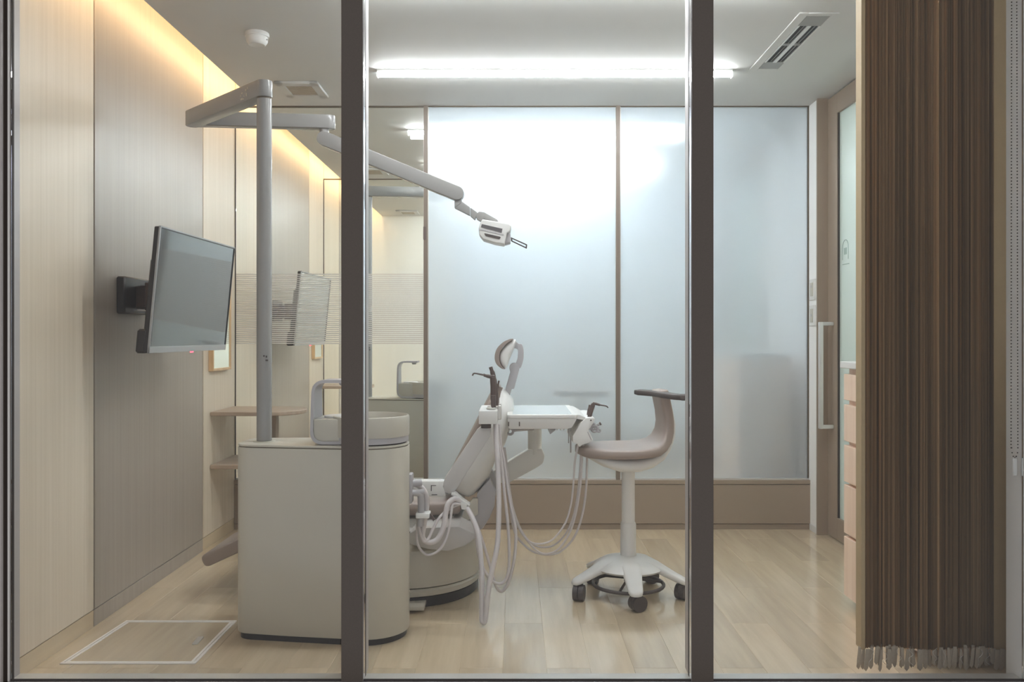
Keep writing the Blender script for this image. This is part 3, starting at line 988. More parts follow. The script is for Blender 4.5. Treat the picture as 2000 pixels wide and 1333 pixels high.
# ================================================================== OPERATING LIGHT ON ITS POLE
def make_light(swing=False):
    PX, PY = -0.928, 3.24
    t = thing('dental_lamp', 'tall grey-white pole with jointed arms carrying a dental operating lamp', 'dental lamp', (PX, PY, 0.705))
    build('foot_ring', [lathe([(0.040, 0.705), (0.040, 0.7062), (0.029, 0.7070), (0.0, 0.7070)], PX, PY, 32)], M['enamel'], t)
    po = build('pole', [lathe([(0.0275, 0.708), (0.0275, 1.978), (0.0, 1.978)], PX, PY, 32)], M['pole_white'], t)
    build('pole_button', [box(PX + 0.004, PX + 0.010, PY - 0.0285, PY - 0.0265, 1.020, 1.026), box(PX + 0.013, PX + 0.018, PY - 0.0265, PY - 0.0235, 1.017, 1.024), box(PX + 0.012, PX + 0.021, PY - 0.0265, PY - 0.021, 1.004, 1.010)], M['dark_rubber'], po)
    build('pole_joint', [lathe([(0.0265, 1.976), (0.0265, 1.984), (0.0, 1.984)], PX, PY, 32)], M['seam'], t)
    z0, z1 = 1.984, 2.046
    E = (-1.355, 3.68)
    S = (-0.793, 3.74)
    hw = 0.030
    if swing:
        E = (-0.40, 3.30)

    def arm_poly(a, b, h, ra=True, rb=True):
        a, b = Vector(a), Vector(b)
        d = (b - a).normalized(); nn = Vector((-d.y, d.x))
        pts = []
        for j in range(9):
            an = math.pi * j / 8
            pts.append(tuple(b + nn * (-h * math.cos(an)) + d * (h * math.sin(an))))
        for j in range(9):
            an = math.pi * j / 8
            pts.append(tuple(a + nn * (h * math.cos(an)) - d * (h * math.sin(an))))
        return pts
    a1 = build('first_arm', [prism(arm_poly((PX, PY), E, hw), z0, z1, 'z', 0.003, 2)], M['pole_white'], t)
    if swing:
        return t
    # small keys on the side of the first arm
    A, B = Vector((PX, PY)), Vector(E)
    d = (B - A).normalized(); nn = Vector((-d.y, d.x))
    if nn.y > 0: nn = -nn
    keys = []
    for (s, zz, ww, hh) in ((0.085, 0.040, 0.008, 0.006), (0.072, 0.045, 0.004, 0.008), (0.115, 0.034, 0.010, 0.005), (0.125, 0.026, 0.004, 0.008), (0.080, 0.022, 0.005, 0.012), (0.098, 0.020, 0.003, 0.006), (0.118, 0.012, 0.016, 0.006), (0.103, 0.010, 0.006, 0.004)):
        p = A + d * s + nn * (hw + 0.0003)
        keys.append(bar((p.x - d.x * ww / 2, p.y - d.y * ww / 2, z0 + zz), (p.x + d.x * ww / 2, p.y + d.y * ww / 2, z0 + zz), 0.0012, hh, bev=0))
    build('control_keys', keys, M['grille'], a1)
    build('second_arm', [prism(arm_poly(E, S, 0.027), z0 + 0.001, z1 - 0.003, 'z', 0.003, 2)], M['pole_white'], t)
    build('drop_joint', [lathe([(0.020, z0 + 0.002), (0.020, z0 - 0.014), (0.0, z0 - 0.014)], -0.813, 3.738, 20)], M['pole_white'], t)
    ya = 3.738
    # spring arm: flat side, rounded ends
    p, q_ = Vector(xz(634, 272, ya)), Vector(xz(893, 379, ya))
    d = (q_ - p).normalized(); nn = Vector((-d.y, d.x))
    h = 0.0295
    pts = []
    for j in range(11):
        an = math.pi * j / 10
        pts.append(tuple(q_ - nn * (h * math.cos(an)) + d * (h * math.sin(an))))
    for j in range(11):
        an = math.pi * j / 10
        pts.append(tuple(p + nn * (h * math.cos(an)) - d * (h * math.sin(an))))
    build('spring_arm', [prism(pts, ya - 0.027, ya + 0.027, 'y', 0.003, 2)], M['pole_white'], t)
    # crop 3 is 4.444x from (700,200)
    def c3(cx, cy, y=ya):
        return xz(700 + cx / 4.444, 200 + cy / 4.444, y)
    build('swivel_block', [prism([c3(836, 835), c3(897, 828), c3(897, 880), c3(836, 925)], ya - 0.018, ya + 0.018, 'y', 0.004, 2)], M['pole_white'], t)
    build('link_arm', [prism([c3(836, 850), c3(896, 862), c3(970, 915), c3(970, 988), c3(838, 922)], ya - 0.016, ya + 0.016, 'y', 0.003, 2),
                       prism([c3(974, 918), c3(1036, 962), c3(1012, 1026), c3(974, 992)], ya - 0.015, ya + 0.015, 'y', 0.003, 2)], M['pole_white'], t)
    build('head_bracket', [prism(round_poly([c3(1015, 985), c3(1048, 952), c3(1092, 958), c3(1205, 1022), c3(1222, 1050), c3(1215, 1085), c3(1160, 1076), c3(1085, 1008), c3(1075, 1046), c3(1030, 1020)], 0.006, 3), ya - 0.015, ya + 0.015, 'y', 0.003, 2)], M['pole_white'], t)
    hd_ = build('lamp_head', [prism(round_poly([c3(1062, 1060), c3(1080, 1030), c3(1310, 1068), c3(1326, 1085), c3(1320, 1130), c3(1290, 1150), c3(1270, 1245), c3(1190, 1232), c3(1085, 1200), c3(1052, 1160), c3(1048, 1105)], 0.006, 3), ya - 0.055, ya + 0.055, 'y', 0.012, 3)], M['white_plastic'], t)
    build('lens_cover', [prism([c3(1075, 1072), c3(1252, 1112), c3(1245, 1146), c3(1068, 1098)], ya - 0.0570, ya - 0.053, 'y')], M['lens'], hd_)
    build('reflector_slot', [prism(round_poly([c3(1090, 1148), c3(1240, 1182), c3(1225, 1202), c3(1110, 1175)], 0.003, 3), ya - 0.0570, ya - 0.053, 'y')], M['dark_rubber'], hd_)
    build('seam_band', [prism([c3(1048, 1108), c3(1262, 1158), c3(1260, 1168), c3(1048, 1120)], ya - 0.0565, ya - 0.053, 'y')], M['grey_plastic'], hd_)
    build('end_block', [prism([c3(1268, 1135), c3(1322, 1148), c3(1322, 1225), c3(1268, 1240)], ya - 0.040, ya + 0.040, 'y', 0.004, 2)], M['grey_plastic'], hd_)
    hh = [c3(1322, 1172), c3(1466, 1236), c3(1462, 1272), c3(1326, 1206)]
    hi_ = [c3(1336, 1186), c3(1454, 1240), c3(1452, 1258), c3(1338, 1204)]
    parts = []
    for k in range(4):
        a, b, c, e = hh[k], hh[(k + 1) % 4], hi_[(k + 1) % 4], hi_[k]
        parts.append(prism([a, b, c, e], ya - 0.009, ya + 0.009, 'y', 0.0015, 1))
    build('handle', parts, M['dark_rubber'], t)
    return t


lamp = make_light()
l2 = make_light(True)
l2.location.y += PITCH
l2['label'] = 'white lamp pole with a straight arm in the second booth behind clear glass'

# ================================================================== DENTAL CHAIR
def c1(cx, cy, y):      # crop of (780,640) at 3.702x
    return xz(780 + cx / 3.702, 640 + cy / 3.702, y)


def c2(cx, cy, y):      # crop of (780,900) at 3.92x
    return xz(780 + cx / 3.92, 900 + cy / 3.92, y)


def c7(cx, cy, y):      # crop of (900,640) at 7.406x
    return xz(900 + cx / 7.406, 640 + cy / 7.406, y)


def c8(cx, cy, y):      # crop of (1060,760) at 9.52x
    return xz(1060 + cx / 9.52, 760 + cy / 9.52, y)


def make_chair():
    CY = 3.83
    t = thing('dental_chair', 'dental patient chair with taupe upholstery on a white drum base, backrest raised', 'dental chair', (-0.46, CY, 0))
    bx, by = -0.46, 3.82
    build('floor_skirt', [lathe([(0.300, 0.0), (0.305, 0.006), (0.305, 0.040), (0.0, 0.040)], bx, by, 56, 1.0, 1.06)], M['black'], t)
    build('base_plate', [lathe([(0.298, 0.040), (0.310, 0.046), (0.312, 0.066), (0.304, 0.074), (0.0, 0.074)], bx, by, 56, 1.0, 1.06)], M['enamel'], t)
    build('base_drum', [lathe([(0.306, 0.0765), (0.312, 0.08), (0.310, 0.19), (0.302, 0.225), (0.285, 0.238), (0.0, 0.24)], bx, by, 56, 1.0, 1.04)], M['enamel'], t)
    build('foot_pedal', [box(-0.50, -0.352, 3.43, 3.54, 0.012, 0.030, 0.004, 2)], M['enamel'], t)
    build('turntable', [lathe([(0.22, 0.238), (0.235, 0.25), (0.235, 0.262), (0.20, 0.275), (0.17, 0.30), (0.16, 0.325), (0.0, 0.325)], bx + 0.02, by, 48)], M['white_plastic'], t)
    build('turntable_joint', [lathe([(0.205, 0.272), (0.210, 0.278), (0.18, 0.2825), (0.0, 0.2825)], bx + 0.02, by, 48)], M['dark_rubber'], t)
    yn = 3.64
    yw = 3.475
    cw = [c2(75, 560, yw), c2(140, 522, yw), c2(300, 512, yw), c2(455, 508, yw), c2(578, 562, yw), c2(580, 598, yw), c2(500, 655, yw), c2(370, 694, yw), c2(220, 680, yw), c2(75, 640, yw)]
    build('cowl', [prism(round_poly(cw, 0.012, 4), yw, 4.02, 'y', 0.004, 2)], M['arm_grey'], t)
    bk = [c2(692, 148, yn), c2(735, 255, yn), c2(728, 360, yn), c2(690, 450, yn), c2(640, 530, yn), c2(580, 572, yn), c2(452, 512, yn), c2(480, 470, yn), c2(560, 410, yn), c2(590, 340, yn), c2(592, 262, yn)]
    build('tilt_bracket', [prism(round_poly(bk, 0.006, 3), yn + 0.03, yn + 0.09, 'y', 0.004, 2)], M['grey_plastic'], t)
    build('tilt_bracket', [prism(round_poly(bk, 0.006, 3), 3.93, 3.985, 'y', 0.004, 2)], M['grey_plastic'], t)
    cone = [c2(455, 506, yn), c2(495, 385, yn), c2(560, 300, yn), c2(600, 300, yn), c2(600, 420, yn), c2(520, 470, yn)]
    build('side_cover', [prism(round_poly(cone, 0.004, 3), yn + 0.02, yn + 0.05, 'y', 0.004, 2)], M['enamel'], t)
    # seat and leg rest: taupe cushions over white shells
    hw = 0.205

    def cushion(name, pts, th, w0, w1, mat, side=1, rr=0.02, y=CY):
        """ribbon swept along pts in x-z with half width w0..w1"""
        P = [Vector(p) for p in pts]
        rings = []
        for i, p in enumerate(P):
            d = (P[min(i + 1, len(P) - 1)] - P[max(i - 1, 0)]).normalized()
            nn = Vector((-d.y, d.x))
            if nn.y < 0: nn = -nn
            k = i / (len(P) - 1)
            w = w0 + (w1 - w0) * k
            e = min(k, 1 - k)
            tt = th * (0.55 if e == 0 else 1.0)
            ring = []
            for j in range(20):
                a = 2 * math.pi * j / 20
                ca, sa = math.cos(a), math.sin(a)
                yy = w * math.copysign(abs(ca) ** 0.35, ca)
                zz = tt / 2 * math.copysign(abs(sa) ** 0.55, sa)
                ring.append((p.x + nn.x * zz, y + yy, p.y + nn.y * zz))
            rings.append(ring)
        return build(name, [loft(rings)], mat, t, 60)
    # leg rest: flat padded board sloping down to the left
    a0, a1 = Vector((-1.300, 0.150)), Vector((-0.79, 0.385))
    dd = (a1 - a0).normalized(); nn = Vector((-dd.y, dd.x))
    lp = [a0 + nn * 0.027, a1 + nn * 0.027, a1 - nn * 0.027, a0 - nn * 0.027]
    build('leg_rest', [prism(round_poly([tuple(p) for p in lp], [0.024, 0.01, 0.01, 0.024], 5), CY - 0.195, CY + 0.195, 'y', 0.014, 3)], M['vinyl'], t)
    cushion('seat_cushion', [(-0.80, 0.372), (-0.785, 0.378), (-0.72, 0.385), (-0.6, 0.378), (-0.45, 0.372), (-0.32, 0.372), (-0.235, 0.378), (-0.225, 0.380)], 0.072, 0.20, 0.205, M['vinyl'])
    cushion('seat_shell', [(-0.76, 0.335), (-0.70, 0.325), (-0.55, 0.318), (-0.40, 0.318), (-0.28, 0.325), (-0.25, 0.335)], 0.03, 0.17, 0.17, M['white_plastic'])
    # backrest: loft along its length
    yb = 3.64
    F0, F1 = Vector(c1(333, 1129, yb)), Vector(c1(674, 455, yb))
    u = (F1 - F0).normalized(); nb = Vector((u.y, -u.x))         # towards the rear of the chair

    def back_ring(k, front, depth, w):
        p = F0 + (F1 - F0) * k
        ring = []
        for j in range(24):
            a = 2 * math.pi * j / 24
            ca, sa = math.cos(a), math.sin(a)
            yy = w * math.copysign(abs(ca) ** 0.5, ca)
            dd = front + depth * (0.5 - 0.5 * math.copysign(abs(sa) ** 0.7, sa))
            ring.append((p.x + nb.x * dd, CY + yy, p.y + nb.y * dd))
        return ring
    sh = [(-0.07, 0.075, 0.03, 0.08), (-0.04, 0.045, 0.078, 0.15), (0.0, 0.024, 0.112, 0.168), (0.10, 0.020, 0.130, 0.18), (0.22, 0.018, 0.138, 0.19), (0.4, 0.018, 0.130, 0.19), (0.56, 0.018, 0.136, 0.187), (0.75, 0.018, 0.126, 0.172), (0.9, 0.018, 0.106, 0.145), (0.98, 0.018, 0.084, 0.112), (1.02, 0.022, 0.05, 0.08), (1.04, 0.035, 0.02, 0.04)]
    build('backrest_shell', [loft([back_ring(*s) for s in sh])], M['white_plastic'], t, 70)
    cu = [(-0.06, 0.006, 0.015, 0.10), (-0.03, -0.004, 0.035, 0.16), (0.08, -0.006, 0.040, 0.182), (0.3, -0.005, 0.038, 0.194), (0.5, -0.004, 0.036, 0.190), (0.7, -0.004, 0.034, 0.178), (0.9, -0.004, 0.034, 0.15), (1.02, 0.0, 0.034, 0.10), (1.05, 0.008, 0.018, 0.06)]
    build('backrest_cushion', [loft([back_ring(*s) for s in cu])], M['vinyl'], t, 70)
    # headrest on its hooked stem
    ys = CY - 0.03
    jc = Vector(c7(770, 582, ys)); jr = (Vector(c7(838, 582, ys)) - jc).length
    circ = [tuple(jc + Vector((jr * math.cos(R(a)), jr * math.sin(R(a))))) for a in range(20, 215, 15)]
    link_ = [c7(700, 1010, ys), c7(738, 886, ys), c7(772, 886, ys), c7(848, 600, ys)] + circ + [c7(716, 645, ys), c7(648, 890, ys)]
    build('headrest_stem', [prism(link_, ys - 0.022, ys + 0.022 + 0.03, 'y', 0.003, 2)], M['grey_plastic'], t)
    hook = smooth_arc([c7(845, 592, ys), c7(872, 570, ys), c7(903, 470, ys), c7(910, 380, ys), c7(903, 300, ys), c7(880, 243, ys), c7(840, 236, ys), c7(800, 212, ys), c7(730, 210, ys)]) + smooth_arc([c7(735, 315, ys), c7(765, 300, ys), c7(805, 308, ys), c7(824, 330, ys), c7(826, 390, ys), c7(820, 450, ys), c7(798, 520, ys)])
    build('headrest_hook', [prism(hook, ys - 0.018, ys + 0.018 + 0.03, 'y', 0.003, 2)], M['grey_plastic'], t)
    yh = CY - 0.10
    shell = smooth_poly([c7(775, 178, yh), c7(800, 205, yh), c7(760, 330, yh), c7(700, 480, yh), c7(668, 570, yh), c7(640, 600, yh), c7(585, 545, yh), c7(552, 440, yh), c7(585, 330, yh), c7(680, 225, yh)])
    build('headrest_shell', [pillow(shell, yh - 0.012, CY + 0.115, 0.022)], M['white_plastic'], t, 60)
    pad = smooth_arc([c7(640, 604, yh), c7(585, 590, yh), c7(515, 525, yh), c7(490, 430, yh), c7(520, 310, yh), c7(610, 215, yh), c7(700, 172, yh), c7(760, 163, yh)]) + smooth_arc([c7(755, 178, yh), c7(690, 215, yh), c7(590, 315, yh), c7(556, 430, yh), c7(580, 540, yh), c7(640, 604, yh)])[:-1]
    build('headrest_pad', [prism(pad, yh - 0.016, CY + 0.119, 'y', 0.006, 2)], M['vinyl'], t, 60)
    return t


chair = make_chair()

# ================================================================== ASSISTANT INSTRUMENT HOLDER
ya = 3.45
hold = thing('assistant_holder', 'white hinged arm with a box holding suction instruments beside the chair', 'instrument holder', (-0.37, 3.42, 0.5))
pl = [xz(797, 938, ya), xz(868, 938, ya), xz(872, 968, ya), xz(797, 966, ya)]
ba = build('bracket_bar', [prism(pl, ya - 0.03, ya + 0.03, 'y', 0.004, 2), box(-0.42, -0.39, 3.26, 3.46, 0.47, 0.53, 0.004, 2)], M['white_plastic'], hold)
build('hinge_mark', [box(*[v for p in ((xz(843, 0, ya - .03)[0], xz(854, 0, ya - .03)[0]),) for v in p], ya - 0.0308, ya - 0.029, xz(0, 965, ya)[1], xz(0, 963.5, ya)[1]),
                     box(xz(843, 0, ya)[0], xz(844.5, 0, ya)[0], ya - 0.0308, ya - 0.029, xz(0, 957, ya)[1], xz(0, 946, ya)[1]),
                     box(xz(843, 0, ya)[0], xz(853, 0, ya)[0], ya - 0.0308, ya - 0.029, xz(0, 947, ya)[1], xz(0, 945.8, ya)[1])], M['dark_rubber'], ba)
arm = [c1(308, 1150, ya - .03), c1(330, 1088, ya - .03), c1(560, 745, ya - .03), c1(600, 712, ya - .03), c1(655, 708, ya - .03), c1(660, 770, ya - .03), c1(640, 812, ya - .03), c1(400, 1188, ya - .03), c1(365, 1204, ya - .03), c1(330, 1195, ya - .03)]
build('swing_arm', [prism(round_poly(arm, 0.010, 4), ya - 0.03, ya + 0.03, 'y', 0.003, 2)], M['arm_grey'], hold)
bxp = build('holder_box', [box(-0.134, -0.062, 3.35, 3.63, 0.757, 0.808, 0.003, 2)], M['white_plastic'], hold)
build('box_joint', [cyl((-0.108, 3.42, 0.735), (-0.108, 3.42, 0.758), 0.020)], M['dark_rubber'], hold)
build('holder_clips', [box(-0.064, -0.048, 3.44, 3.452, 0.765, 0.822, 0.003, 1), box(-0.064, -0.048, 3.50, 3.512, 0.765, 0.826, 0.003, 1), torus((-0.088, 3.425, 0.812), 0.016, 0.0035), torus((-0.083, 3.49, 0.812), 0.018, 0.0035), torus((-0.078, 3.55, 0.812), 0.014, 0.0035)], M['alu'], hold)


def hose_pts(pts, f, y0, y1, dip=0.0):
    n = len(pts)
    ys = [y0 + (y1 - y0) * k / (n - 1) - 4 * dip * (k / (n - 1)) * (1 - k / (n - 1)) for k in range(n)]
    return [(lambda p: (p[0], yy, p[1]))(f(a, b, yy)) for (a, b), yy in zip(pts, ys)]


# instruments of the assistant: each with its own hose
def c7p(cx, cy, y):
    p = c7(cx, cy, y)
    return (p[0], y, p[1])


yi = 3.425
t = thing('air_syringe', 'dark brown air syringe with a long nozzle pointing left in the holder box', 'dental instrument', c7p(470, 1160, yi), 'instruments in the assistant holder')
build('handle', [tube([c7p(478, 1160, yi), c7p(470, 1000, yi), c7p(470, 850, yi), c7p(462, 740, yi), c7p(470, 700, yi)], [0.009, 0.0115, 0.0115, 0.011, 0.009], n=14)], M['brown_plastic'], t)
build('nozzle', [tube([c7p(490, 715, yi), c7p(420, 712, yi), c7p(335, 690, yi), c7p(330, 688, yi), c7p(198, 664, yi), c7p(168, 698, yi)], [0.0075, 0.0075, 0.006, 0.0036, 0.003, 0.0028], n=10, m=3)], M['brown_plastic'], t)
hs = build('hose', [tube(hose_pts([(738, -276), (741, -150), (752, 0), (762, 300), (757, 560), (742, 700), (702, 880), (674, 1050), (662, 1180), (654, 1232), (641, 1240), (631, 1215), (630, 1120), (632, 900), (622, 720), (604, 570), (563, 450), (515, 362), (488, 335)], c2, 3.45, 3.43, 0.16), 0.0098, n=12)], M['hose'], t)

yi = 3.49
t = thing('suction_tip', 'tall dark brown suction handpiece leaning left in the holder box', 'dental instrument', c7p(500, 1120, yi), 'instruments in the assistant holder')
build('handle', [tube([c7p(512, 1130, yi), c7p(505, 1000, yi), c7p(492, 840, yi), c7p(468, 690, yi), c7p(430, 572, yi)], [0.010, 0.011, 0.0105, 0.0095, 0.0075], n=14)], M['brown_plastic'], t)
build('hose', [tube(hose_pts([(750, -276), (758, -140), (780, 0), (805, 250), (832, 500), (842, 700), (835, 850), (805, 925), (758, 945), (700, 912), (640, 820), (602, 700), (588, 560), (572, 470), (530, 390), (495, 345)], c2, 3.48, 3.44), 0.0062, n=10)], M['hose'], t)
yi = 3.55
t = thing('saliva_ejector', 'short taupe and brown saliva ejector at the back of the holder box', 'dental instrument', c7p(545, 1110, yi), 'instruments in the assistant holder')
build('handle', [tube([c7p(532, 1130, yi), c7p(530, 1050, yi), c7p(540, 960, yi), c7p(575, 860, yi)], [0.008, 0.008, 0.010, 0.011], n=12)], M['vinyl'], t)
build('tip', [tube([c7p(520, 960, yi - .02), c7p(530, 880, yi - .02), c7p(552, 770, yi - .02)], [0.005, 0.0045, 0.0035], n=10)], M['brown_plastic'], t)
build('lever', [bar(c7p(470, 1150, 3.385), c7p(468, 980, 3.385), 0.018, 0.016, up=(0, 1, 0), bev=0.003)], M['brown_plastic'], t)
build('hose', [tube(hose_pts([(762, -276), (775, -120), (800, 0), (835, 250), (872, 430), (892, 560), (882, 740), (845, 900), (805, 985), (770, 1000), (735, 950), (700, 830), (660, 690), (610, 540), (562, 425), (525, 362), (500, 340)], c2, 3.50, 3.45), 0.0062, n=10)], M['hose'], t)

# hose bundle from the cabinet outlet over the clip to the holder
t = thing('hose_bundle', 'bundle of pale suction hoses looping from the white cabinet to a clip', 'hoses', (-0.33, 3.33, 0.3))
build('suction_hose', [tube(hose_pts([(70, 185), (110, 178), (165, 205), (202, 265), (208, 345), (198, 420), (188, 490), (176, 565), (190, 612), (240, 628), (298, 596), (340, 505), (356, 400), (378, 325), (428, 292), (476, 318)], c2, 3.26, 3.40), 0.0108, n=12)], M['hose'], t)
build('thin_hose', [tube(hose_pts([(75, 175), (130, 172), (175, 215), (188, 300), (170, 400), (140, 480), (134, 590), (146, 655), (182, 705), (225, 724), (298, 692), (352, 615), (382, 515), (398, 400), (412, 335), (470, 335)], c2, 3.27, 3.39), 0.0050, n=10)], M['hose'], t)
build('thin_hose', [tube(hose_pts([(72, 245), (150, 248), (160, 300), (152, 400), (145, 470), (160, 560), (185, 620), (222, 600), (260, 520), (310, 435), (370, 380), (430, 345), (475, 330)], c2, 3.24, 3.41), 0.0058, n=10)], M['hose'], t)
build('elbow_duct', [tube(hose_pts([(72, 245), (130, 248), (160, 262), (166, 330), (164, 420), (160, 500)], c2, 3.235, 3.27), 0.0125, n=12)], M['grey_plastic'], t)
yc = 3.26
p0, p1 = c2(128, 398, yc), c2(234, 438, yc)
build('collar', [box(p0[0], p1[0], yc - 0.02, yc + 0.04, p1[1], p0[1], 0.004, 2)], M['white_plastic'], t)
p0, p1 = c2(235, 410, yc), c2(268, 456, yc)
build('lever', [bar((p0[0], yc, p0[1]), (p1[0], yc, p1[1]), 0.010, 0.008, bev=0.002)], M['brown_plastic'], t)
yc = 3.41
build('clip', [prism(round_poly([c2(396, 246, yc), c2(430, 244, yc), c2(480, 290, yc), c2(545, 335, yc), c2(538, 345, yc), c2(500, 330, yc), c2(470, 300, yc), c2(430, 268, yc), c2(400, 262, yc)], 0.003, 2), yc - 0.02, yc + 0.03, 'y', 0.002, 1),
                prism(round_poly([c2(466, 305, yc), c2(520, 330, yc), c2(515, 370, yc), c2(478, 365, yc)], 0.005, 3), yc - 0.024, yc + 0.034, 'y', 0.003, 1)], M['white_plastic'], t)

# ================================================================== INSTRUMENT TABLE
def make_tray(extra=True):
    t = thing('instrument_table', 'white instrument table with glass tray top and handpiece rack on its right end', 'instrument table', (0.092, 3.83, 0.40))
    xa, xb, yf, yk = -0.026, 0.262, 3.55, 4.05
    build('table_body', [loft([[(xa + i * 0.3, yf + i * 0.3, z), (xb - i * 1.2, yf + i * 0.3, z), (xb - i * 1.2, yk - i, z), (xa + i * 0.3, yk - i, z)] for i, z in ((0.035, 0.716), (0.020, 0.722), (0.006, 0.752), (0.004, 0.758))])], M['white_plastic'], t, 30)
    build('table_rim', [prism(round_poly([(xa, yf), (xb, yf), (xb, yk), (xa, yk)], 0.02), 0.758, 0.7745, 'z', 0.003, 2)], M['white_plastic'], t)
    build('tray_inlay', [prism(round_poly([(xa + 0.022, yf + 0.022), (xb - 0.022, yf + 0.022), (xb - 0.022, yk - 0.022), (xa + 0.022, yk - 0.022)], 0.015), 0.7735, 0.776, 'z', 0.0006, 1)], M['tray'], t)
    fl_ = [(xb - 0.01, 0.774), (xb + 0.012, 0.772), (xb + 0.030, 0.763), (xb + 0.044, 0.755), (xb + 0.044, 0.749), (xb - 0.008, 0.756)]
    build('hinged_flap', [prism(fl_, yf + 0.022, yk - 0.03, 'y', 0.001, 1)], M['white_plastic'], t)
    yr = 3.565
    rack = [c8(800, 545, yr), c8(900, 540, yr), c8(975, 545, yr), c8(955, 615, yr), c8(852, 770, yr), c8(938, 955, yr), c8(885, 990, yr), c8(735, 1045, yr), c8(682, 1090, yr), c8(640, 1020, yr), c8(560, 1005, yr), c8(556, 880, yr), c8(640, 745, yr), c8(700, 640, yr)]
    rk = build('handpiece_rack', [prism(round_poly(rack, 0.003, 2), yr, 3.94, 'y', 0.003, 2)], M['white_plastic'], t)
    hol = []
    for k in range(4):
        yy = 3.62 + k * 0.085
        p = c8(985, 770, yr)
        hol.append(torus((p[0], yy, p[1]), 0.013, 0.0045, 'y', 20, 8))
        hol.append(tube([(p[0] + 0.008, yy, p[1] - 0.010), (p[0] + 0.022, yy, p[1] - 0.012), (p[0] + 0.024, yy, p[1] - 0.002)], 0.0045, n=8, m=3))
        hol.append(bar((p[0] - 0.03, yy, p[1] + 0.004), (p[0] - 0.008, yy, p[1] + 0.002), 0.012, 0.012, bev=0.002))
    build('handpiece_clip', hol, M['grey_plastic'], rk)
    build('rack_groove', [prism([c8(826, 800, yr), c8(842, 795, yr), c8(915, 950, yr), c8(895, 955, yr)], yr - 0.001, yr + 0.002, 'y')], M['grey_plastic'], rk)
    p = c8(895, 585, yr)
    build('rack_screw', [cyl((p[0], yr - 0.002, p[1]), (p[0], yr + 0.004, p[1]), 0.0032, 12)], M['brown_plastic'], rk)
    for (cx_, c0, c_1, r_) in ((482, 745, 1010, 0.0025), (520, 745, 1185, 0.0033)):
        yy = 3.72
        a, b = c8(cx_, c0 - 40, yy), c8(cx_, c_1, yy)
        build('hanging_rod', [cyl((a[0], yy, a[1]), (b[0], yy, b[1]), r_, 10)], M['grey_plastic'], t)
    sk = []
    for cx_ in (270, 335, 395):
        yy = 3.60
        a, b = c8(cx_, 715, yy), c8(cx_, 770, yy)
        sk.append(cyl((a[0], yy, a[1] + 0.012), (b[0], yy, b[1]), 0.003, 10))
    build('under_knobs', sk, M['white_plastic'], t)
    yy = 3.62
    build('under_hook', [prism([c8(90, 745, yy), c8(250, 760, yy), c8(140, 850, yy)], yy, yy + 0.04, 'y', 0.002, 1)], M['grey_plastic'], t)
    # column, elbow, arm
    cxx, cyy = 0.098, 4.025
    build('column', [lathe([(0.0315, 0.55), (0.0315, 0.716), (0.0, 0.716)], cxx, cyy, 28)], M['white_plastic'], t)
    yy = 3.995
    ar = round_poly([c1(936, 884, yy), c1(1030, 880, yy), c1(1052, 930, yy), c1(1040, 985, yy), c1(985, 1020, yy), c1(780, 1130, yy), c1(700, 1120, yy), c1(680, 1040, yy), c1(785, 975, yy)], [0, 0.004, 0.02, 0.03, 0.02, 0, 0, 0, 0], 5)
    build('support_arm', [prism(ar, yy, yy + 0.07, 'y', 0.010, 3)], M['white_plastic'], t)
    p = c1(800, 752, 3.70)
    build('hook_ring', [torus((p[0], 3.70, p[1]), 0.013, 0.0055, 'y', 24, 8), tube([(p[0] + 0.012, 3.70, p[1] + 0.003), (p[0] + 0.04, 3.71, p[1] + 0.006), (p[0] + 0.10, 3.76, p[1] + 0.004)], 0.0065, n=8)], M['grey_plastic'], t)
    dc_ = [at(1016 - 20, 838, 3.56), at(1016, 838, 3.56)]
    build('latch', [box(at(992.6, 0, 3.56)[0], at(994.4, 0, 3.56)[0], 3.549, 3.562, 0.728, 0.746), box(at(1013.6, 0, 3.56)[0], at(1015.4, 0, 3.56)[0], 3.549, 3.562, 0.728, 0.746)], M['brown_plastic'], t)
    return t


tray = make_tray()
t = thing('stand_in_cart', 'made-up instrument cart standing in for the second booth table behind the frosted glass', 'cart', (0.40, 5.40, 0))  # stands in for the swung instrument table; column and foot are made up
build('shaded_cart_top', [box(0.25, 0.55, 5.10, 5.50, 0.735, 0.775, 0.006, 2)], M['taupe'], t)  # taupe paints in the dark shading of the table's underside
build('column', [cyl((0.42, 5.40, 0.02), (0.42, 5.40, 0.745), 0.030)], M['white_plastic'], t)
build('foot_plate', [lathe([(0.16, 0.0), (0.16, 0.012), (0.05, 0.03), (0.0, 0.03)], 0.42, 5.40, 32)], M['white_plastic'], t)

# doctor's instruments with their long hoses
def c8p(cx, cy, y):
    p = c8(cx, cy, y)
    return (p[0], y, p[1])


h1 = [(1345, 0), (1335, 150), (1315, 330), (1270, 480), (1180, 600), (1090, 638), (1000, 622), (930, 540), (882, 420), (850, 280), (825, 150), (805, 20), (790, -100)]
h2 = [(1388, 0), (1372, 200), (1340, 400), (1280, 550), (1190, 645), (1090, 665), (1005, 628), (940, 545), (890, 430), (855, 300), (832, 160), (812, 20), (795, -100)]
h3 = [(1398, 0), (1385, 200), (1350, 410), (1300, 560), (1215, 680), (1120, 716), (1040, 680), (950, 575), (895, 470), (862, 330), (838, 170), (815, 20), (800, -100)]
h4 = [(1437, 0), (1427, 250), (1392, 450), (1330, 600), (1230, 700), (1150, 720), (1075, 714), (1000, 685), (920, 610), (880, 540), (855, 400), (838, 200), (820, 20), (805, -100)]


def fullhose(top, pts, y0, y1):
    return [top] + hose_pts(pts, c2, y0, y1)


